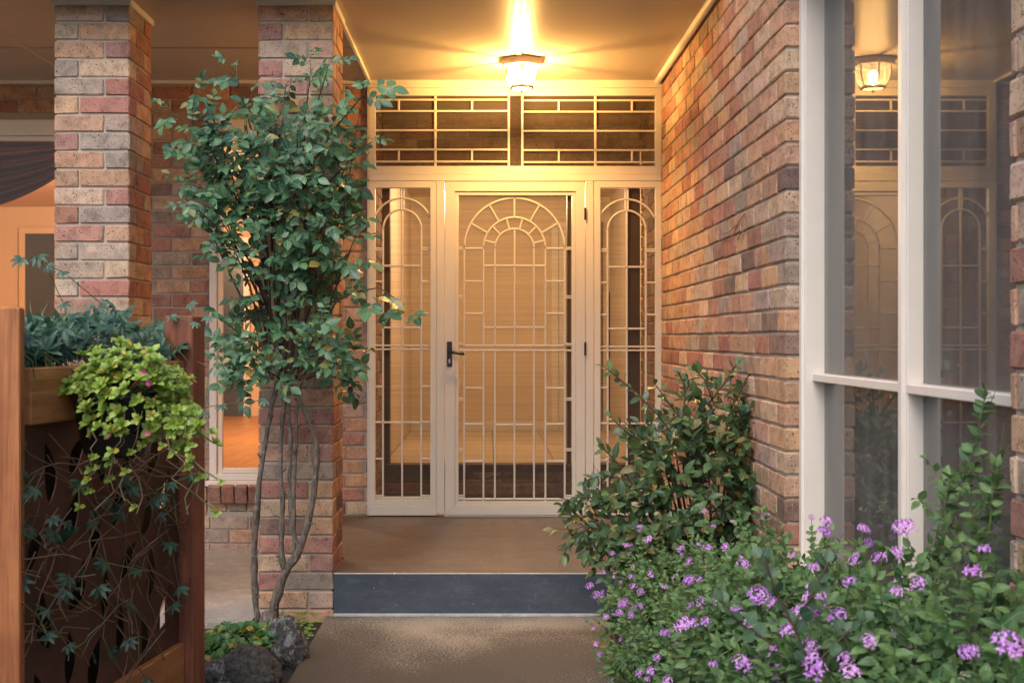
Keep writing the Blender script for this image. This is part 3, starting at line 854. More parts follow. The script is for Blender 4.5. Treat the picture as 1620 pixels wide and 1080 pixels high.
# ------------------------------------------------------------------ leaves and plants
def leaf_mesh(name, mat, L, W, n=5, fold=.25, curl=.15, wide=.45, tip=1.0):
    """a folded, curled leaf along +y, upper side +z, about 16 triangles"""
    vs = []; uv = []; rows = []
    for i in range(n+1):
        t = i/n
        if t < wide: w_ = math.sin(t/wide*math.pi/2)**.8
        else: w_ = max(0, math.cos((t-wide)/(1-wide)*math.pi/2))**tip
        w_ *= W/2
        y = L*t; z = -curl*L*t*t
        if i in (0, n): rows.append([len(vs)]); vs.append((0, y, z)); uv.append((.5, t))
        else:
            rows.append([len(vs), len(vs)+1, len(vs)+2])
            vs += [(-w_, y, z + fold*w_), (0, y, z), (w_, y, z + fold*w_)]; uv += [(0, t), (.5, t), (1, t)]
    fs = []
    for i in range(n):
        a, b = rows[i], rows[i+1]
        if len(a) == 1: fs += [(a[0], b[1], b[0]), (a[0], b[2], b[1])]
        elif len(b) == 1: fs += [(a[0], a[1], b[0]), (a[1], a[2], b[0])]
        else: fs += [(a[0], a[1], b[1], b[0]), (a[1], a[2], b[2], b[1])]
    me = bpy.data.meshes.new(name); me.from_pydata(vs, [], fs)
    ul = me.uv_layers.new(name='UVMap')
    for lp in me.loops: ul.data[lp.index].uv = uv[lp.vertex_index]
    me.polygons.foreach_set('use_smooth', [True]*len(me.polygons))
    me.materials.append(M[mat]); return me

def orient(p, d, up, s=1.0, roll=0.0):
    d = Vector(d).normalized(); x = d.cross(Vector(up))
    if x.length < 1e-3: x = d.cross(Vector((1, .2, 0)))
    x.normalize(); z = x.cross(d)
    m = Matrix(((x.x, d.x, z.x, p[0]), (x.y, d.y, z.y, p[1]), (x.z, d.z, z.z, p[2]), (0, 0, 0, 1)))
    return m @ Matrix.Rotation(roll, 4, 'Y') @ Matrix.Diagonal((s, s, s, 1))

def rv(rng, a=1): return Vector((rng.uniform(-a, a), rng.uniform(-a, a), rng.uniform(-a, a)))

class Plant:
    def __init__(s, name, label, cat, base, meshes, mat, seed=1, limit=300, group=None, part='leaf'):
        s.root = tag(empty(name, base), label, cat, group); s.base = Vector(base); s.meshes = meshes; s.mat = mat
        s.leaves = []; s.rng = random.Random(seed); s.limit = limit; s.stems = {}; s.part = part; s.anchors = []
    def leaf(s, p, d, up, sc=1, k=None, roll=None):
        s.leaves.append((orient(p, d, up, sc, s.rng.uniform(-.5, .5) if roll is None else roll), s.rng.randrange(len(s.meshes)) if k is None else k))
    def stem(s, name, pts, rad, sides=5, mat='twig', own=False):
        if own:
            b = MB(); b.tube([Vector(p)-s.base for p in pts], rad, sides); b.build(name, M[mat], s.root, 0, True)
        else: s.stems.setdefault((name, mat), MB()).tube([Vector(p)-s.base for p in pts], rad, sides, False)
    def twig(s, a, d, L, n, size, spread=.9, kind='alt', up=(0, -.25, 1), droop=.25, first=.15, mat='twig', r=.0022, bend=None):
        """a twig from a along d carrying n leaf nodes"""
        rng = s.rng; d = Vector(d).normalized(); pts = []; p = Vector(a)
        m = max(4, n); b = Vector(bend) if bend else rv(rng, .25)
        for i in range(m+1):
            pts.append(p.copy()); dd = (d + b*(i/m) + Vector((0, 0, -droop*(i/m)**2))).normalized(); p = p + dd*(L/m)
        s.stem('twig', pts, [r*(1-.6*i/m) for i in range(m+1)], 4, mat)
        side0 = d.cross(Vector((0, 0, 1))); side0 = side0.normalized() if side0.length > .05 else Vector((1, 0, 0))
        for i in range(n):
            t = first + (1-first)*(i+.5)/n; f = t*m; j = min(int(f), m-1); q = pts[j].lerp(pts[j+1], f-j)
            dd = (pts[j+1]-pts[j]).normalized()
            ang = i*2.4 + rng.uniform(-.5, .5)
            sd = (Matrix.Rotation(ang, 3, dd) @ side0)
            sz = size*rng.uniform(.65, 1.15)*(1-.25*abs(t-.55))
            if kind == 'alt': s.leaf(q, dd*.6 + sd*spread + Vector((0, -.12, .05)) + rv(rng, .2), Vector(up) + rv(rng, .45), sz)
            elif kind == 'opp':
                for g in (1, -1): s.leaf(q, dd*.55 + sd*g*spread + rv(rng, .15), Vector(up) + rv(rng, .5), sz*rng.uniform(.85, 1.1))
            elif kind == 'rose':
                rd = (dd*.45 + sd*spread + Vector((0, -.25, 0)) + rv(rng, .2)).normalized(); lr = size*1.7*rng.uniform(.75, 1.15)
                u = (Vector(up) + rv(rng, .4)).normalized(); ls = rd.cross(u).normalized()
                tip_ = q + rd*lr + Vector((0, 0, -.15*lr))
                s.stem('twig', [q, q.lerp(tip_, .5), tip_], .0012, 3, 'green_stem')
                s.leaf(tip_, rd + Vector((0, 0, -.25)), u, sz*1.15)
                for tt, k_ in ((.8, 1.0), (.42, .85)):
                    qq = q.lerp(tip_, tt)
                    for g in (1, -1): s.leaf(qq, rd*.55 + ls*g + Vector((0, 0, -.15)) + rv(rng, .12), u + rv(rng, .25), sz*k_)
        end = pts[-1]; dd = (pts[-1]-pts[-2]).normalized()
        if kind != 'rose': s.leaf(end, dd + rv(rng, .2), Vector(up) + rv(rng, .4), size*.7)
        return end, dd
    def finish(s, clipx=None):
        L = s.leaves
        if clipx is not None: L = [l_ for l_ in L if l_[0].translation.x < clipx]
        def key(l_):
            p = l_[0].translation
            ok = visible(p)
            return (0 if ok else 1, p.y)
        # the leaves that show largest: near, in frame, not buried behind another one
        cells = {}
        for l_ in sorted(L, key=key):
            p = l_[0].translation
            if not visible(p): cells.setdefault('out', []).append(l_); continue
            x, y = proj(p); c = (int(x//12), int(y//12)); cells.setdefault(c, []).append(l_)
        front = [v[0] for k, v in cells.items() if k != 'out']
        front.sort(key=lambda l_: l_[0].translation.y)
        rest = [l_ for k, v in cells.items() for l_ in (v if k == 'out' else v[1:])]
        if len(front) < s.limit:
            rest.sort(key=key); n_ = s.limit-len(front); front += rest[:n_]; rest = rest[n_:]
        else: rest += front[s.limit:]; front = front[:s.limit]
        inv = Matrix.Translation(-s.base)
        for m, k in front:
            o = link(s.part, s.meshes[k], None, s.root); o.matrix_local = inv @ m
        if rest:
            base = []
            for me in s.meshes:
                v = np.array([tuple(q.co) for q in me.vertices]); fc = [tuple(p.vertices) for p in me.polygons]
                uv = [tuple(me.uv_layers[0].data[i].uv) for i in range(len(me.loops))]
                base.append((v, fc, uv))
            V_, F_, U_, Q_ = [], [], [], []; n = 0
            for m, k in rest:
                v, fc, uv = base[k]; mm = np.array(inv @ m)
                V_.append(v @ mm[:3, :3].T + mm[:3, 3]); F_ += [tuple(i+n for i in f) for f in fc]; U_ += uv
                Q_ += [s.rng.random()]*len(v); n += len(v)
            me = bpy.data.meshes.new('foliage'); me.from_pydata(np.concatenate(V_).tolist(), [], F_)
            ul = me.uv_layers.new(name='UVMap'); ul.data.foreach_set('uv', np.array(U_, dtype=np.float32).ravel())
            at_ = me.attributes.new('rnd', 'FLOAT', 'POINT'); at_.data.foreach_set('value', np.array(Q_, dtype=np.float32))
            me.polygons.foreach_set('use_smooth', [True]*len(me.polygons))
            tag(link('foliage', me, M[s.mat + '_mass'], s.root), kind='stuff')
        for (nm, mt), b in s.stems.items():
            me = b.mesh(nm, fix=False, smooth=True); tag(link(nm, me, M[mt], s.root), kind='stuff')
        return s.root

def P3(l, Y): return [at(x, y, (yy[0] if yy else Y)) for x, y, *yy in l]

# ---- climbing rose in front of the second pillar
rl = [leaf_mesh('rose_leaf', 'rose_leaf', 1, .62, 5, f, c, .45) for f, c in ((.22, .12), (.35, .2), (.12, .05), (.3, .3))]
rose = Plant('rose_bush', 'climbing rose with bare grey stems and glossy green leaves against the brick pillar', 'rose', at(425, 992, 5.12), rl, 'rose_leaf', 3)
Y0 = 5.17
def cane(pts, r0, r1, name='stem'):
    # smooth the drawn line a little and give it knots
    P = P3(pts, Y0); Q = []
    for i in range(len(P)-1):
        for k in range(4):
            t = k/4; a, b, c, d = P[max(i-1, 0)], P[i], P[i+1], P[min(i+2, len(P)-1)]
            Q.append(.5*((2*b) + (c-a)*t + (2*a-5*b+4*c-d)*t*t + (-a+3*b-3*c+d)*t**3) + rv(rose.rng, .0022))
    Q.append(P[-1]); n = len(Q)
    rose.stem(name, Q, [(r0+(r1-r0)*i/(n-1))*.92*(rose.rng.uniform(.86, 1.12) if rose.rng.random() > .2 else 1.32) for i in range(n)], 9, 'bark', True)
    for i in range(3, n-4, 4):           # cut stubs and buds
        d = Vector((rose.rng.choice((-1, 1))*rose.rng.uniform(.4, 1), -rose.rng.uniform(.1, .8), rose.rng.uniform(.2, .8))).normalized(); rr = r0+(r1-r0)*i/(n-1)
        rose.stem('stub', [Q[i], Q[i] + d*(rr + .012), Q[i] + d*(rr + rose.rng.uniform(.014, .03))], [.006, .0045, .003], 6, 'bark')
cane([(409, 985), (403, 930), (403, 860), (408, 780), (418, 710), (428, 650), (438, 600), (440, 540), (420, 470), (395, 410)], .0165, .007)
cane([(430, 1000), (436, 950), (452, 905), (474, 868), (490, 815), (500, 745), (499, 700), (488, 660), (470, 625), (455, 585), (440, 520)], .023, .008)
cane([(452, 908), (445, 870), (447, 800), (444, 730), (447, 660), (456, 600), (464, 540), (450, 470), (430, 400)], .014, .007)
cane([(474, 868), (462, 830), (458, 770), (460, 700), (456, 640), (462, 590), (480, 520), (490, 440)], .011, .006)
cane([(466, 880), (464, 800), (468, 720), (470, 660), (476, 610), (505, 540), (530, 480), (560, 462)], .010, .004)
MB().lathe([(0, .09), (.03, .07), (.045, .02), (.06, -.03), (0, -.04)], 10).build('root_stump', M['bark'], rose.root, 0, True)
tips = [(272, 178), (300, 245), (372, 112), (330, 165), (398, 150), (452, 135), (492, 112), (516, 118), (575, 150), (572, 235), (556, 330), (303, 322),
        (312, 290), (350, 350), (336, 490), (350, 540), (388, 520), (548, 560), (560, 380), (360, 220), (430, 190), (470, 215), (520, 200), (545, 270),
        (410, 300), (460, 290), (500, 330), (380, 300), (345, 400), (420, 380), (525, 410), (480, 420), (440, 340), (400, 430), (365, 455), (340, 250),
        (415, 240), (485, 260), (530, 300), (350, 290), (450, 400), (330, 360), (320, 210), (540, 350), (560, 290), (390, 200),
        (400, 560), (430, 600), (500, 560), (470, 500), (510, 520), (540, 600), (345, 600), (385, 610), (455, 560), (420, 520), (520, 570), (375, 560), (370, 390), (350, 330), (470, 340), (500, 250), (500, 180), (440, 250), (520, 455)]
for i in range(13):
    an = rose.rng.uniform(0, 6.28); k_ = rose.rng.random()**.5
    tips.append((438 + 92*k_*math.cos(an), 315 + 135*k_*math.sin(an)))
for tx, ty in tips:
    if tx < 372 and ty > 385: continue
    rg_ = rose.rng
    sx = 440 + (tx-430)*.28 + rg_.uniform(-14, 14); sy = min(600, ty + 110 + rg_.uniform(0, 110))
    Ya = Y0 + rg_.uniform(-.02, .06); Yb = Y0 - .02 + rg_.uniform(-.30, .10)
    a = at(sx, sy, Ya); e = at(tx, ty, Yb); mid = a.lerp(e, .5) + Vector((rg_.uniform(-.03, .03), -.02, .03))
    rose.stem('cane', [a, mid, e], [.006, .0045, .0025], 5, 'twig')
    L = (e-a).length
    far = ty < 160 or tx < 310 or tx > 565
    nt_ = 2 if far else 3
    for k in range(nt_):
        t = 1 - k*(.17 if far else .19)
        q = a.lerp(mid, t*2) if t < .5 else mid.lerp(e, t*2-1)
        d = (e-a).normalized() + rv(rg_, .6)
        rose.twig(q, d, .07 if k == 0 else .09, 2 if far else 3, rg_.uniform(.042, .066), .9, 'rose', (0, -.8, .62), .3)
# the long arm that reaches over the side screen and the loose shoots
arm = P3([(528, 480), (560, 462), (600, 455), (640, 482)], 5.0)
rose.stem('cane', arm, [.004, .004, .003, .002], 5, 'twig')
for x, y in ((565, 460), (590, 470), (612, 466), (632, 478), (650, 490)):
    rose.twig(at(x, y, 5.0), (.5, -.3, -.35), .03, 1, .075, .7, 'rose', (0, -.7, .5), .3)
for pts in ([(515, 480), (545, 330), (560, 230), (572, 160)], [(470, 600), (510, 585), (552, 560)], [(420, 560), (370, 520), (335, 495)], [(400, 560), (362, 600), (345, 560)]):
    q = P3(pts, 5.02); rose.stem('cane', q, [.0035]*(len(q)-1)+[.0015], 4, 'twig')
    for i in range(len(q)-1):
        for t in (.3, .75):
            rose.twig(q[i].lerp(q[i+1], t), (rose.rng.uniform(-1, 1), -.3, .3), .03, 1, .058, .9, 'rose', (0, -.6, .7), .3)
b_ = P3([(375, 125), (374, 108), (376, 95)], 5.0); rose.stem('bud_shoot', b_, [.002, .002, .003], 5, 'green_stem')
# dead twigs in the heart of the bush
for i in range(16):
    a = at(rose.rng.uniform(385, 470), rose.rng.uniform(430, 560), 5.15); d = Vector((rose.rng.uniform(-.7, .7), rose.rng.uniform(-.5, .1), rose.rng.uniform(.2, 1)))
    rose.stem('cane', [a, a+d*.08+rv(rose.rng, .01), a+d*.17+rv(rose.rng, .02)], [.004, .003, .0015], 5, 'twig')
rose.finish()

# ---- dark glossy shrub at the wall
cl = [leaf_mesh('camellia_leaf', 'camellia_leaf', 1, .5, 5, f, c, .48) for f, c in ((.2, .1), (.3, .22), (.12, .3))]
cam_s = Plant('glossy_shrub', 'dark glossy leaved shrub overhanging the porch step in front of the brick side wall', 'shrub', at(1115, 1005, 4.85), cl, 'camellia_leaf', 8)
root = Vector(cam_s.base)
lobes = [((1095, 770, 4.85), (130, 120), .34, 150), ((960, 815, 4.8), (72, 55), .22, 44), ((1125, 650, 4.9), (85, 62), .22, 34), ((1190, 730, 4.75), (55, 100), .2, 40),
         ((1030, 860, 4.6), (90, 60), .25, 50), ((1060, 720, 4.95), (60, 60), .2, 30)]
for (lxp, lyp, Yl), (rx, ry), rd, n in lobes:
    n = int(n*1.02); c = at(lxp, lyp, Yl); ax, az = rx*Yl/F, ry*Yl/F
    for i in range(n):
        rg_ = cam_s.rng; u = rv(rg_).normalized()
        if u.y > .45: u.y = -u.y
        k = rg_.uniform(.6, 1.0)
        p = c + Vector((u.x*ax, u.y*rd, u.z*az))*k
        d = u*.7 + Vector((-.1, -.3, .35)) + rv(rg_, .4)
        cam_s.twig(p - d.normalized()*.09, d, .15, 5, .072, .8, 'alt', (0, -.6, .75), .35, mat='twig')
        if i % 6 == 0: cam_s.stem('branch', [root, root.lerp(p, .45) + Vector((0, 0, .08)), p - d.normalized()*.09], [.009, .006, .003], 5, 'twig')
for pts in ([(1075, 700), (1040, 655), (1005, 620), (975, 595), (956, 580)], [(1160, 640), (1180, 600), (1196, 578)], [(1130, 640), (1115, 600), (1100, 585)],
            [(1010, 780), (980, 735), (950, 705)], [(960, 790), (915, 785), (893, 800)], [(940, 830), (905, 850), (890, 880)], [(1100, 690), (1060, 640), (1035, 605)], [(1190, 680), (1215, 640), (1225, 610)], [(1000, 840), (960, 870), (935, 905)],
            [(1050, 850), (1010, 890), (980, 925)], [(1080, 660), (1085, 615), (1075, 590)], [(990, 760), (955, 750), (925, 760)], [(1120, 640), (1150, 600), (1165, 575)], [(1040, 700), (1000, 690), (965, 660)], [(1150, 700), (1200, 650), (1235, 635)]):
    q = P3(pts, 4.7); cam_s.stem('branch', q, [.004]*(len(q)-1) + [.0018], 5, 'twig')
    for i in range(len(q)-1):
        d = q[i+1]-q[i]; cam_s.twig(q[i], d, d.length, 5, .056, .9, 'alt', (0, -.5, .8), .1)
cam_s.finish(1.07)

# ---- lantana: small leaves and purple flower heads
ll = [leaf_mesh('lantana_leaf', 'lantana_leaf', 1, .62, 4, f, c, .4) for f, c in ((.25, .2), (.35, .35), (.15, .1))]
def flower_mesh(seed, n=22, rad=.017):
    rng = random.Random(seed); b = MB()
    for i in range(n):
        t = (i+.5)/n; ph = i*2.399; th = math.acos(1-t*.95)*rng.uniform(.85, 1.15)
        c = Vector((math.sin(th)*math.cos(ph), math.sin(th)*math.sin(ph), math.cos(th)*.6))*rad*rng.uniform(.85, 1.15)
        nn = (c + rv(rng, .004)).normalized(); a = nn.orthogonal().normalized(); e = nn.cross(a); r = rng.uniform(.0045, .0062); o = rng.uniform(0, 6)
        vs = [c + nn*.0008]
        for k in range(8):
            rr = r*(1.0 if k % 2 == 0 else .55); an = o + k*math.pi/4
            vs.append(c + (a*math.cos(an) + e*math.sin(an))*rr - nn*(.0012 if k % 2 else -.0008))
        b.add(vs, [(0, k+1, (k+1) % 8 + 1) for k in range(8)])
    b.lathe([(.001, -.008), (.003, -.002), (.006, .002)], 5)
    me = b.mesh('flower_head', fix=False, smooth=False); me.materials.append(M['petal']); return me
FL = [flower_mesh(i, n, r) for i, (n, r) in enumerate(((24, .017), (17, .016), (12, .014), (8, .011), (6, .009)))]
def lantana(label, base, ells, seed, sprays=(), nfl=40, size=.034, limit=300, dens=1.0, fs=(.6, 1.1)):
    s = Plant('lantana_bush', label, 'flowering shrub', base, ll, 'lantana_leaf', seed, limit, 'purple flowering bushes'); rg_ = s.rng
    tipsx = []
    for c, r, n in ells:
        c = Vector(c)
        for i in range(int(n*dens)):
            u = rv(rg_).normalized()
            if u.z < -.35: u.z = -u.z
            if u.y > .5: u.y = -u.y
            if u.x > .5 and rg_.random() < .6: u.x = -u.x
            k = rg_.uniform(.72, 1.03)
            p = c + Vector((u.x*r[0], u.y*r[1], u.z*r[2]))*k
            if p.x > 1.06 or p.z < -.02: continue
            d = u*.8 + Vector((-.15, -.2, .5)) + rv(rg_, .45)
            e, dd = s.twig(p - d.normalized()*.07, d, rg_.uniform(.10, .16), 5, size, .85, 'opp', (0, -.5, .85), .15, mat='green_stem', r=.0016)
            if k > .85 and visible(e): tipsx.append((e, dd))
            if i % 9 == 0: s.stem('branch', [Vector(base), Vector(base).lerp(p, .5), p], [.006, .004, .002], 4, 'twig')
    for pts in sprays:
        q = [Vector(v) for v in pts]; s.stem('spray', q, [.0019]*(len(q)-1) + [.001], 4, 'green_stem')
        for i in range(len(q)-1):
            d = q[i+1]-q[i]
            e, dd = s.twig(q[i], d, d.length, 6, size*1.05, .9, 'opp', (0, -.4, .9), .0, mat='green_stem', r=.0016)
        for j in range(5):
            q0 = q[j % 2].lerp(q[j % 2 + 1], rg_.random()); s.twig(q0, (q[-1]-q[0]).normalized() + rv(rg_, .8), .12, 4, size*.9, .9, 'opp', (0, -.4, .9), .1, mat='green_stem', r=.0016)
        tipsx += [(e, dd)] if rg_.random() < .35 else []
    rg_.shuffle(tipsx)
    for e, dd in tipsx[:nfl]:
        p = e + dd*.03 + Vector((0, -.012, .016))
        if p.x > 1.1: continue
        s.stem('flower_stalk', [e - dd*.02, p], .0011, 3, 'green_stem')
        o = link('flower_head', rg_.choice(FL), None, s.root)
        o.matrix_local = Matrix.Translation(p - s.base) @ (dd*.6 + Vector((0, -.55, .7)) + rv(rg_, .3)).to_track_quat('Z', 'Y').to_matrix().to_4x4() @ Matrix.Scale(rg_.uniform(*fs), 4)
    s.finish(1.10)
    return s
lantana('low flowering bush spilling purple clusters over the path beside the blue step', (.8, 4.1, -.03),
        [((.78, 4.2, .12), (.36, .45, .42), 360), ((.66, 3.75, .06), (.27, .4, .38), 280), ((.9, 3.5, .2), (.32, .45, .52), 260)], 21, nfl=105, size=.029, dens=1.3)
lantana('large purple flowering bush under the side window, soft in focus', (.9, 2.8, -.03),
        [((.86, 2.95, .26), (.38, .6, .46), 460), ((.97, 2.2, .38), (.40, .55, .45), 480), ((.75, 2.45, .25), (.26, .4, .40), 180), ((.97, 1.65, .42), (.36, .36, .40), 300)], 22,
        sprays=[[(1.02, 2.6, .72), (1.06, 2.55, .95), (1.09, 2.52, 1.10), (1.10, 2.5, 1.2)], [(1.05, 2.5, .75), (1.1, 2.46, .95), (1.11, 2.44, 1.12)],
                [(.98, 2.55, .72), (1.0, 2.52, .88), (1.03, 2.5, 1.0)], [(1.02, 2.42, .75), (1.06, 2.4, .9), (1.08, 2.4, 1.03)]], nfl=80, size=.037, dens=1.45, fs=(.8, 1.65))
# round bluish leaves of a shoot that grows through the bush
ro = [leaf_mesh('round_leaf', 'round_leaf', 1, .8, 5, .15, .12, .5, .7)]
rs = Plant('rose_shoot', 'bluish round leaved shoot growing through the middle of the purple flowering bush', 'plant', (.6, 2.35, .2), ro, 'round_leaf', 5)
for pts in ([(1290, 1070), (1255, 990), (1225, 930), (1210, 880)], [(1255, 990), (1290, 930), (1310, 890)], [(1225, 1020), (1170, 985), (1140, 950)], [(1300, 1040), (1340, 1000), (1365, 980)]):
    q = P3(pts, 2.1); rs.stem('cane', q, .0022, 4, 'twig')
    for i in range(len(q)-1):
        d = q[i+1]-q[i]; rs.twig(q[i], d, d.length, 3, .036, .95, 'alt', (0, -.8, .5), .0)
rs.finish()

# ------------------------------------------------------------------ fence with a cut steel panel
FA, FB = Vector((-1.17, 2.8, 0)), Vector((-1.008, 3.8, 0))
fd = (FB-FA).normalized(); frz = math.atan2(fd.y, fd.x)          # local +x runs along the fence, local -y faces the path
fe = tag(empty('garden_fence', tuple(FA), frz), 'timber fence bay with a leaf-cut rusted steel panel', 'fence')
FL_ = (FB-FA).length
pm = MB().box(-.05, .05, -.05, .05, -.05, 1.375).build('post', M['wood'], fe, .004)
pc = at(1, 500, 2.77); nrm = Vector((-fd.y, fd.x, 0)); rel = Vector((pc.x, pc.y, 0)) - FA
pm.location = (rel.dot(fd), rel.dot(nrm), 0); pm.rotation_euler = (0, 0, R(26))
MB().box(FL_-.05, FL_+.05, -.05, .05, -.05, 1.374).build('post', M['wood_old'], fe, .004)
MB().box(.051, FL_-.051, -.022, .022, 1.081, 1.226).build('top_rail', M['wood_rail'], fe, .004)
MB().box(.051, FL_-.051, -.022, .022, .16, .30).build('bottom_rail', M['wood_rail'], fe, .004)
# the panel: leaf and flame shaped holes
rng = random.Random(41)
cu = bpy.data.curves.new('panel', 'CURVE'); cu.dimensions = '2D'; cu.fill_mode = 'BOTH'; cu.extrude = .002
def poly(pts):
    sp = cu.splines.new('POLY'); sp.points.add(len(pts)-1); sp.use_cyclic_u = True
    for p, (x, y) in zip(sp.points, pts): p.co = (x, y, 0, 1)
poly([(.052, .295), (FL_-.052, .295), (FL_-.052, 1.085), (.052, 1.085)])
def flame(cx, cy, L, W, ang, bend):
    out_ = []
    for side_, ts in ((1, range(0, 11)), (-1, range(9, 0, -1))):
        for i in ts:
            t = i/10; w_ = W*math.sin(math.pi*t)**.8*(1.25-.6*t); yy = (t-.5)*L; xx = side_*w_ + bend*math.sin(math.pi*t)
            out_.append((cx + xx*math.cos(ang) - yy*math.sin(ang), cy + xx*math.sin(ang) + yy*math.cos(ang)))
    return out_
for r_ in range(4):
    for c_ in range(6):
        x = .135 + c_*.148 + (.03 if r_ % 2 else -.02) + rng.uniform(-.012, .012); z = .40 + r_*.19 + (.04 if c_ % 2 else -.02)
        if .1 < x < FL_-.1: poly(flame(x, min(z, .98), rng.uniform(.13, .17), rng.uniform(.026, .038), rng.uniform(-.75, .25), rng.uniform(-.02, .03)))
co_ = bpy.data.objects.new('panel_tmp', cu); COL.objects.link(co_)
dg = bpy.context.evaluated_depsgraph_get(); me = bpy.data.meshes.new_from_object(co_.evaluated_get(dg)); bpy.data.objects.remove(co_)
po = link('steel_panel', me, M['corten'], fe); po.rotation_euler = (R(90), 0, 0)
def fp(px, py, off=0.0):
    """the point of the fence plane (moved off metres towards the path) that is seen at px, py"""
    k = (px-CX)/F; n = Vector((fd.y, -fd.x, 0)); A = FA + n*off
    Y = (A.x - A.y*fd.x/fd.y) / (k - fd.x/fd.y); return at(px, py, Y)

# pot and ice plant
pp = fp(185, 640, .13)
pot = tag(empty('hanging_pot', (pp.x, pp.y, .985)), 'black glazed pot hung on the fence under the lime green plant', 'pot')
MB().lathe([(0, 0), (.075, 0), (.085, .01), (.105, .10), (.112, .15), (.120, .152), (.120, .172), (.108, .172), (.10, .15), (0, .145)], 24).build('pot_body', M['pot'], pot, 0, True)
MB().lathe([(0, .158), (.105, .156)], 16).build('potting_soil', M['soil'], pot)
MB().tube([(-.05, 0, .16), (-.13, -.03, .25), (-.16, -.03, .24)], .003, 5).build('hook', M['black'], pot)
il = [leaf_mesh('ice_leaf', 'ice_leaf', 1, .62, 4, .2, c, .55, .7) for c in (.05, -.15, .25)]
ice = Plant('ice_plant', 'lime green trailing succulent with tiny magenta flowers spilling from the hanging pot', 'succulent', (pp.x, pp.y, 1.15), il, 'ice_leaf', 12)
ctr = Vector((pp.x + .04, pp.y + .04, 1.155))
def rosette(s, p, d, size, n=7, up=0):
    d = Vector(d).normalized(); a = d.orthogonal().normalized(); b = d.cross(a)
    for i in range(n):
        t = i/n; an = i*2.4; lift = .25 + .9*t
        s.leaf(p, (a*math.cos(an) + b*math.sin(an))*(1.1-t*.6) + d*lift, d - (a*math.cos(an)+b*math.sin(an))*.3, size*(1-.45*t)*s.rng.uniform(.8, 1.15), roll=0)
for i in range(240):
    g_ = ice.rng; u = rv(g_).normalized()
    if u.y > .3: u.y = -u.y
    if u.z < -.5: u.z = -u.z
    px_ = 215 + u.x*95 + (12 if u.z < 0 else -8); py_ = 628 - u.z*74 + abs(u.x)*14 + (u.x > 0)*u.x*28
    px_ += g_.gauss(0, 13); py_ += g_.gauss(0, 13)
    p = at(px_, py_, pp.y - .02 + .12*u.y + g_.uniform(-.02, .05) + .05*u.x)
    rosette(ice, p, u*.6 + Vector((0, -.5, .7)) + rv(g_, .4), g_.uniform(.022, .031), 8)
    if i % 2 == 0: ice.stem('trailing_stem', [Vector((pp.x, pp.y, 1.13)), Vector((pp.x, pp.y, 1.2)).lerp(p, .6), p], .0022, 4, 'green_stem')
for i in range(20):      # trailing stems
    g_ = ice.rng; x0 = g_.uniform(140, 305); y0 = g_.uniform(630, 690); Ys = pp.y - .1 + g_.uniform(-.04, .1)
    ln_ = g_.uniform(35, 150); pts = [at(x0, y0, Ys)]
    for k in range(1, 6): pts.append(at(x0 + g_.uniform(-10, 10)*k**.5 + (8*k if x0 > 230 else -2*k), y0 + ln_*k/5, Ys))
    ice.stem('trailing_stem', pts, .0021, 4, 'green_stem' if i % 3 == 0 else 'dry_stem')
    for k in range(2, 6):
        if g_.random() < (.55 if ln_ < 110 else .3): rosette(ice, pts[k], Vector((g_.uniform(-.5, .5), -.6, .2)), g_.uniform(.016, .024), 6)
for x, y in ((228, 589), (234, 685), (172, 688), (236, 606)):
    b = MB(); q = at(x, y, pp.y - .15) - ice.base
    for k in range(9):
        an = k*2*math.pi/9; b.add([q, q + Vector((math.cos(an)*.008, -.002, math.sin(an)*.008)), q + Vector((math.cos(an+.35)*.008, -.003, math.sin(an+.35)*.008))], [(0, 1, 2)])
    b.build('flower', M['pink_petal'], ice.root)
ice.finish()

# vine over the top rail
vl = [leaf_mesh('vine_leaf', 'vine_leaf', 1, .34, 4, f, c, .42) for f, c in ((.2, .15), (.3, .3))]
vine = Plant('passion_vine', 'dark green vine with fingered leaves along the top of the fence', 'vine', (-1.2, 3.2, 1.22), vl, 'vine_leaf', 31)
def palm(s, p, d, up, size, n=5):
    d = Vector(d).normalized(); u = Vector(up).normalized(); sd = d.cross(u).normalized()
    for i in range(n):
        an = (i-(n-1)/2)*R(38); s.leaf(p, d*math.cos(an) + sd*math.sin(an) + rv(s.rng, .08), u + rv(s.rng, .15), size*(1-.12*abs(i-(n-1)/2)), roll=s.rng.uniform(-.2, .2))
for i in range(260):
    g_ = vine.rng; px_ = g_.uniform(20, 285)
    hump = 500 + 10*math.sin(px_/40) + (18 if px_ > 200 else 0) + (8 if px_ < 60 else 0)
    py_ = hump + g_.random()**1.2*75
    p = fp(px_, py_, -.10 + g_.uniform(-.14, .12)*(1 if py_ < 565 else .3))
    if py_ > 560 and px_ > 30: p = fp(px_, py_ - 10, -.05)
    d = Vector((g_.uniform(-1, 1), g_.uniform(-.8, .1), g_.uniform(-.5, .7)))
    palm(vine, p, d, Vector((0, -.6, .8)) + rv(g_, .4), g_.uniform(.042, .066))
    if i % 2 == 0: vine.stem('vine_stem', [p, p - d*.04 + Vector((0, .02, -.03)), p - d*.05 + Vector((g_.uniform(-.06, .06), .05, -.10))], .0016, 4, 'green_stem')
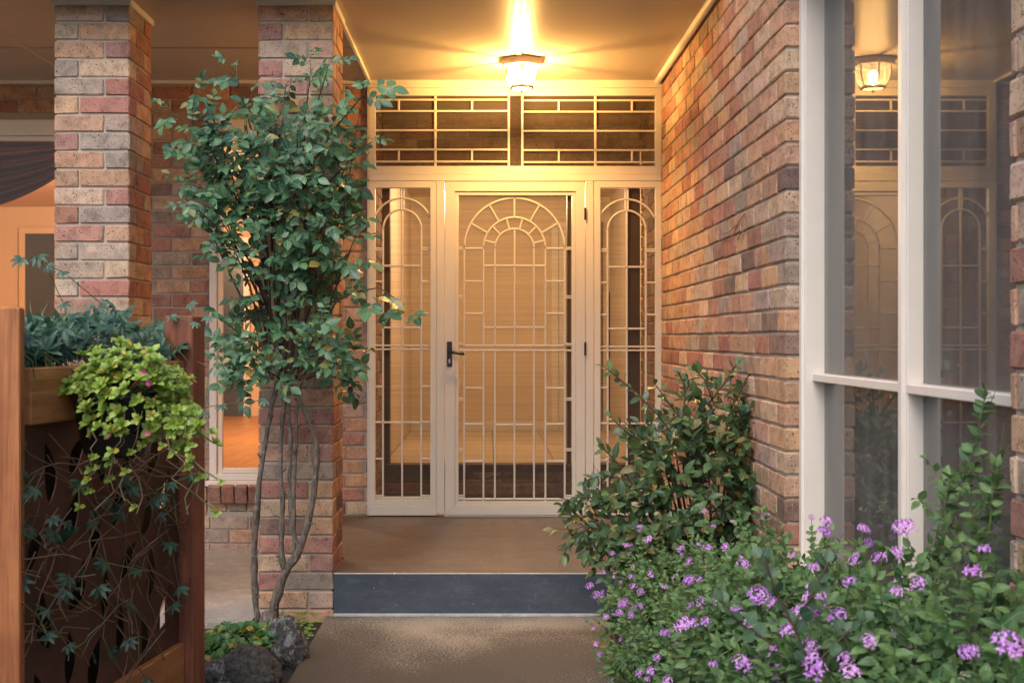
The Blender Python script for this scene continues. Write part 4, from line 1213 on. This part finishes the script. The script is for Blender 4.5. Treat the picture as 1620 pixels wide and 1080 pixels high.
for pts in ([(120, 560), (100, 480), (82, 440), (60, 405), (35, 408)], [(200, 520), (160, 480), (100, 430), (75, 420)], [(250, 570), (300, 560), (330, 500), (300, 480)],
            [(240, 640), (300, 648), (350, 640), (420, 632)], [(275, 600), (300, 700), (310, 780)], [(290, 560), (330, 580), (325, 650)], [(230, 520), (270, 500), (310, 510)]):
    q = [fp(x, y, -.02) if x < 310 else at(x, y, 3.72) for x, y in pts]; vine.stem('tendril', q, .0013, 4, 'green_stem')
    for k in range(1, len(q)):
        if vine.rng.random() < .8: palm(vine, q[k], Vector((vine.rng.uniform(-1, 1), -.5, -.5)), Vector((0, -.8, .5)), vine.rng.uniform(.026, .04))
# strands over the panel
for i in range(110):
    g_ = vine.rng; x0, y0 = g_.uniform(35, 285), g_.uniform(690, 1000); pts = []
    dx_, dy_ = g_.uniform(-30, 30), g_.uniform(-20, 45)
    for k in range(5): pts.append(fp(min(300, max(30, x0+dx_*k + g_.uniform(-8, 8))), y0+dy_*k + g_.uniform(-8, 8), .02 + g_.uniform(0, .03)))
    vine.stem('vine_stem' if i % 2 else 'dry_strand', pts, g_.uniform(.001, .0024), 4, 'green_stem' if i % 4 == 0 else 'dry_stem')
    if i % 6 == 0:
        for k in (1, 3): palm(vine, pts[k], Vector((g_.uniform(-1, 1), -.4, -.5)), Vector((.5, -.8, .4)), g_.uniform(.03, .045))
for i in range(18):      # leaves seen through the holes
    p = fp(vine.rng.uniform(35, 265), vine.rng.uniform(690, 1060), vine.rng.uniform(-.10, .03))
    palm(vine, p, rv(vine.rng), Vector((0, -.8, .5)) + rv(vine.rng, .6), vine.rng.uniform(.022, .055))
vine.finish()
# strap-leaved plant behind the fence
bl = [leaf_mesh('blade_leaf', 'blade_leaf', 1, .035, 8, .2, c, .3) for c in (.35, .6, .2)]
gr = Plant('strap_leaf_plant', 'pale striped strap leaved plant rising behind the fence top near the post', 'plant', (-1.33, 3.0, 1.1), bl, 'blade_leaf', 17, part='blade')
for i in range(70):
    g_ = gr.rng; b0 = fp(g_.uniform(35, 150), 572, -.16 + g_.uniform(-.05, .05))
    gr.leaf(b0, Vector((g_.uniform(-.6, .7), g_.uniform(-.5, .4), 1)), Vector((g_.uniform(-1, 1), g_.uniform(-1, .3), .6)), g_.uniform(.09, .2), roll=0)
gr.finish()
pb = structure('planter_bed', MB().box(-.3, 1.08, .12, .85, -.05, 1.10), M['soil'])
pb.location = tuple(FA); pb.rotation_euler = (0, 0, frz)

# ------------------------------------------------------------------ small things at the foot of the pillar
def rock(label, c, r, seed, mat):
    rng = random.Random(seed); bm = bmesh.new(); bmesh.ops.create_icosphere(bm, subdivisions=4, radius=1)
    from mathutils import noise as nz
    off = Vector((seed*3.1, seed*1.7, 0))
    for v in bm.verts:
        d = 1 + .40*nz.noise(v.co*1.3 + off) + .22*abs(nz.noise(v.co*2.9 + off)) + .09*nz.noise(v.co*7 + off) + .05*nz.noise(v.co*16 + off)
        v.co = Vector((v.co.x*r[0]*d, v.co.y*r[1]*d, v.co.z*r[2]*d))
    me = bpy.data.meshes.new('rock'); bm.to_mesh(me); bm.free(); me.polygons.foreach_set('use_smooth', [True]*len(me.polygons))
    o = link('rock', me, mat, None, c); o.rotation_euler = (0, 0, seed); tag(o, label, 'rock', 'rocks at the path edge')
def rock_mat(name, patch, lo, hi):
    m, nt, b, o = newmat(name); co = objco(nt)
    c = mixc(nt, ramp(nt, noise(nt, co, 60, 8, .75), [(.35, (0,)*3), (.65, (1,)*3)]), (.03, .03, .028), (.22, .20, .175))
    c = mixc(nt, ramp(nt, noise(nt, co, 26, 8, .72, .4), [(lo, (0,)*3), (hi, (1,)*3)]), c, patch)
    nt.links.new(c, b.inputs['Base Color']); S(b, Roughness=.9); bump(nt, b, noise(nt, co, 45, 8, .75), 1.0, .03); return m
M['rock_lichen'] = rock_mat('lichen_rock', (.52, .51, .47), .50, .60)
M['rock_moss'] = rock_mat('mossy_rock', (.10, .10, .035), .55, .68)
rock('upright dark rock with white lichen patches at the path edge', (-.81, 4.62, .05), (.075, .075, .105), 2, M['rock_lichen'])
rock('largest dark mossy rock beside the path edge', (-.89, 4.32, .01), (.115, .11, .10), 5, M['rock_moss'])
rock('small pale rock low beside the fence post', (-1.02, 4.27, .01), (.075, .07, .07), 9, M['rock_lichen'])
jl = [leaf_mesh('jade_leaf', 'jade_leaf', 1, .78, 4, .18, c, .62, .6) for c in (.05, -.12)]
jade = Plant('jade_plant', 'low clump of round glossy green leaves beside the rocks', 'succulent', (-1.0, 4.55, 0), jl, 'jade_leaf', 9)
for i in range(95):
    g_ = jade.rng; x, y = g_.uniform(322, 436), g_.uniform(992, 1062)
    if x > 395 and y > 1030: continue
    Yj = 4.75 - (y-990)/75*.42 + g_.uniform(-.05, .05); p = at(x, y, Yj)
    jade.stem('stem', [Vector((p.x+.01, p.y+.04, -.02)), p], .003, 4, 'green_stem')
    rosette(jade, p, Vector((g_.uniform(-.35, .35), -.5, .8)), g_.uniform(.036, .052), 8)
jade.finish()
cvl = [leaf_mesh('clover_leaf', 'clover_leaf', 1, .9, 3, .15, .05, .6, .6)]
cv = Plant('clover', 'bright green clover patch at the brick pillar foot', 'ground cover', (-.85, 5.05, 0), cvl, 'clover_leaf', 14)
for i in range(90):
    g_ = cv.rng; p = Vector((g_.uniform(-.95, -.765), g_.uniform(4.75, 5.28), g_.uniform(.0, .035)))
    for k in range(3): cv.leaf(p, Vector((math.cos(k*2.1+i), math.sin(k*2.1+i), .15)), (0, -.2, 1), g_.uniform(.014, .02), roll=0)
cv.finish()

td = MB(); g_ = random.Random(3)
for pts in ([(1178, 338), (1168, 352), (1160, 372), (1142, 384)], [(1166, 356), (1152, 368), (1140, 370)], [(1172, 346), (1174, 366), (1166, 380)]):
    q = []
    for x, y in pts:
        Yw = (XR-.006)*F/(x-CX); q.append(at(x, y, Yw))
    td.tube(q, .002, 4)
tag(td.build('dried_tendril', M['dry_stem']), 'small dried vine tendril clinging to the brick side wall', 'tendril')
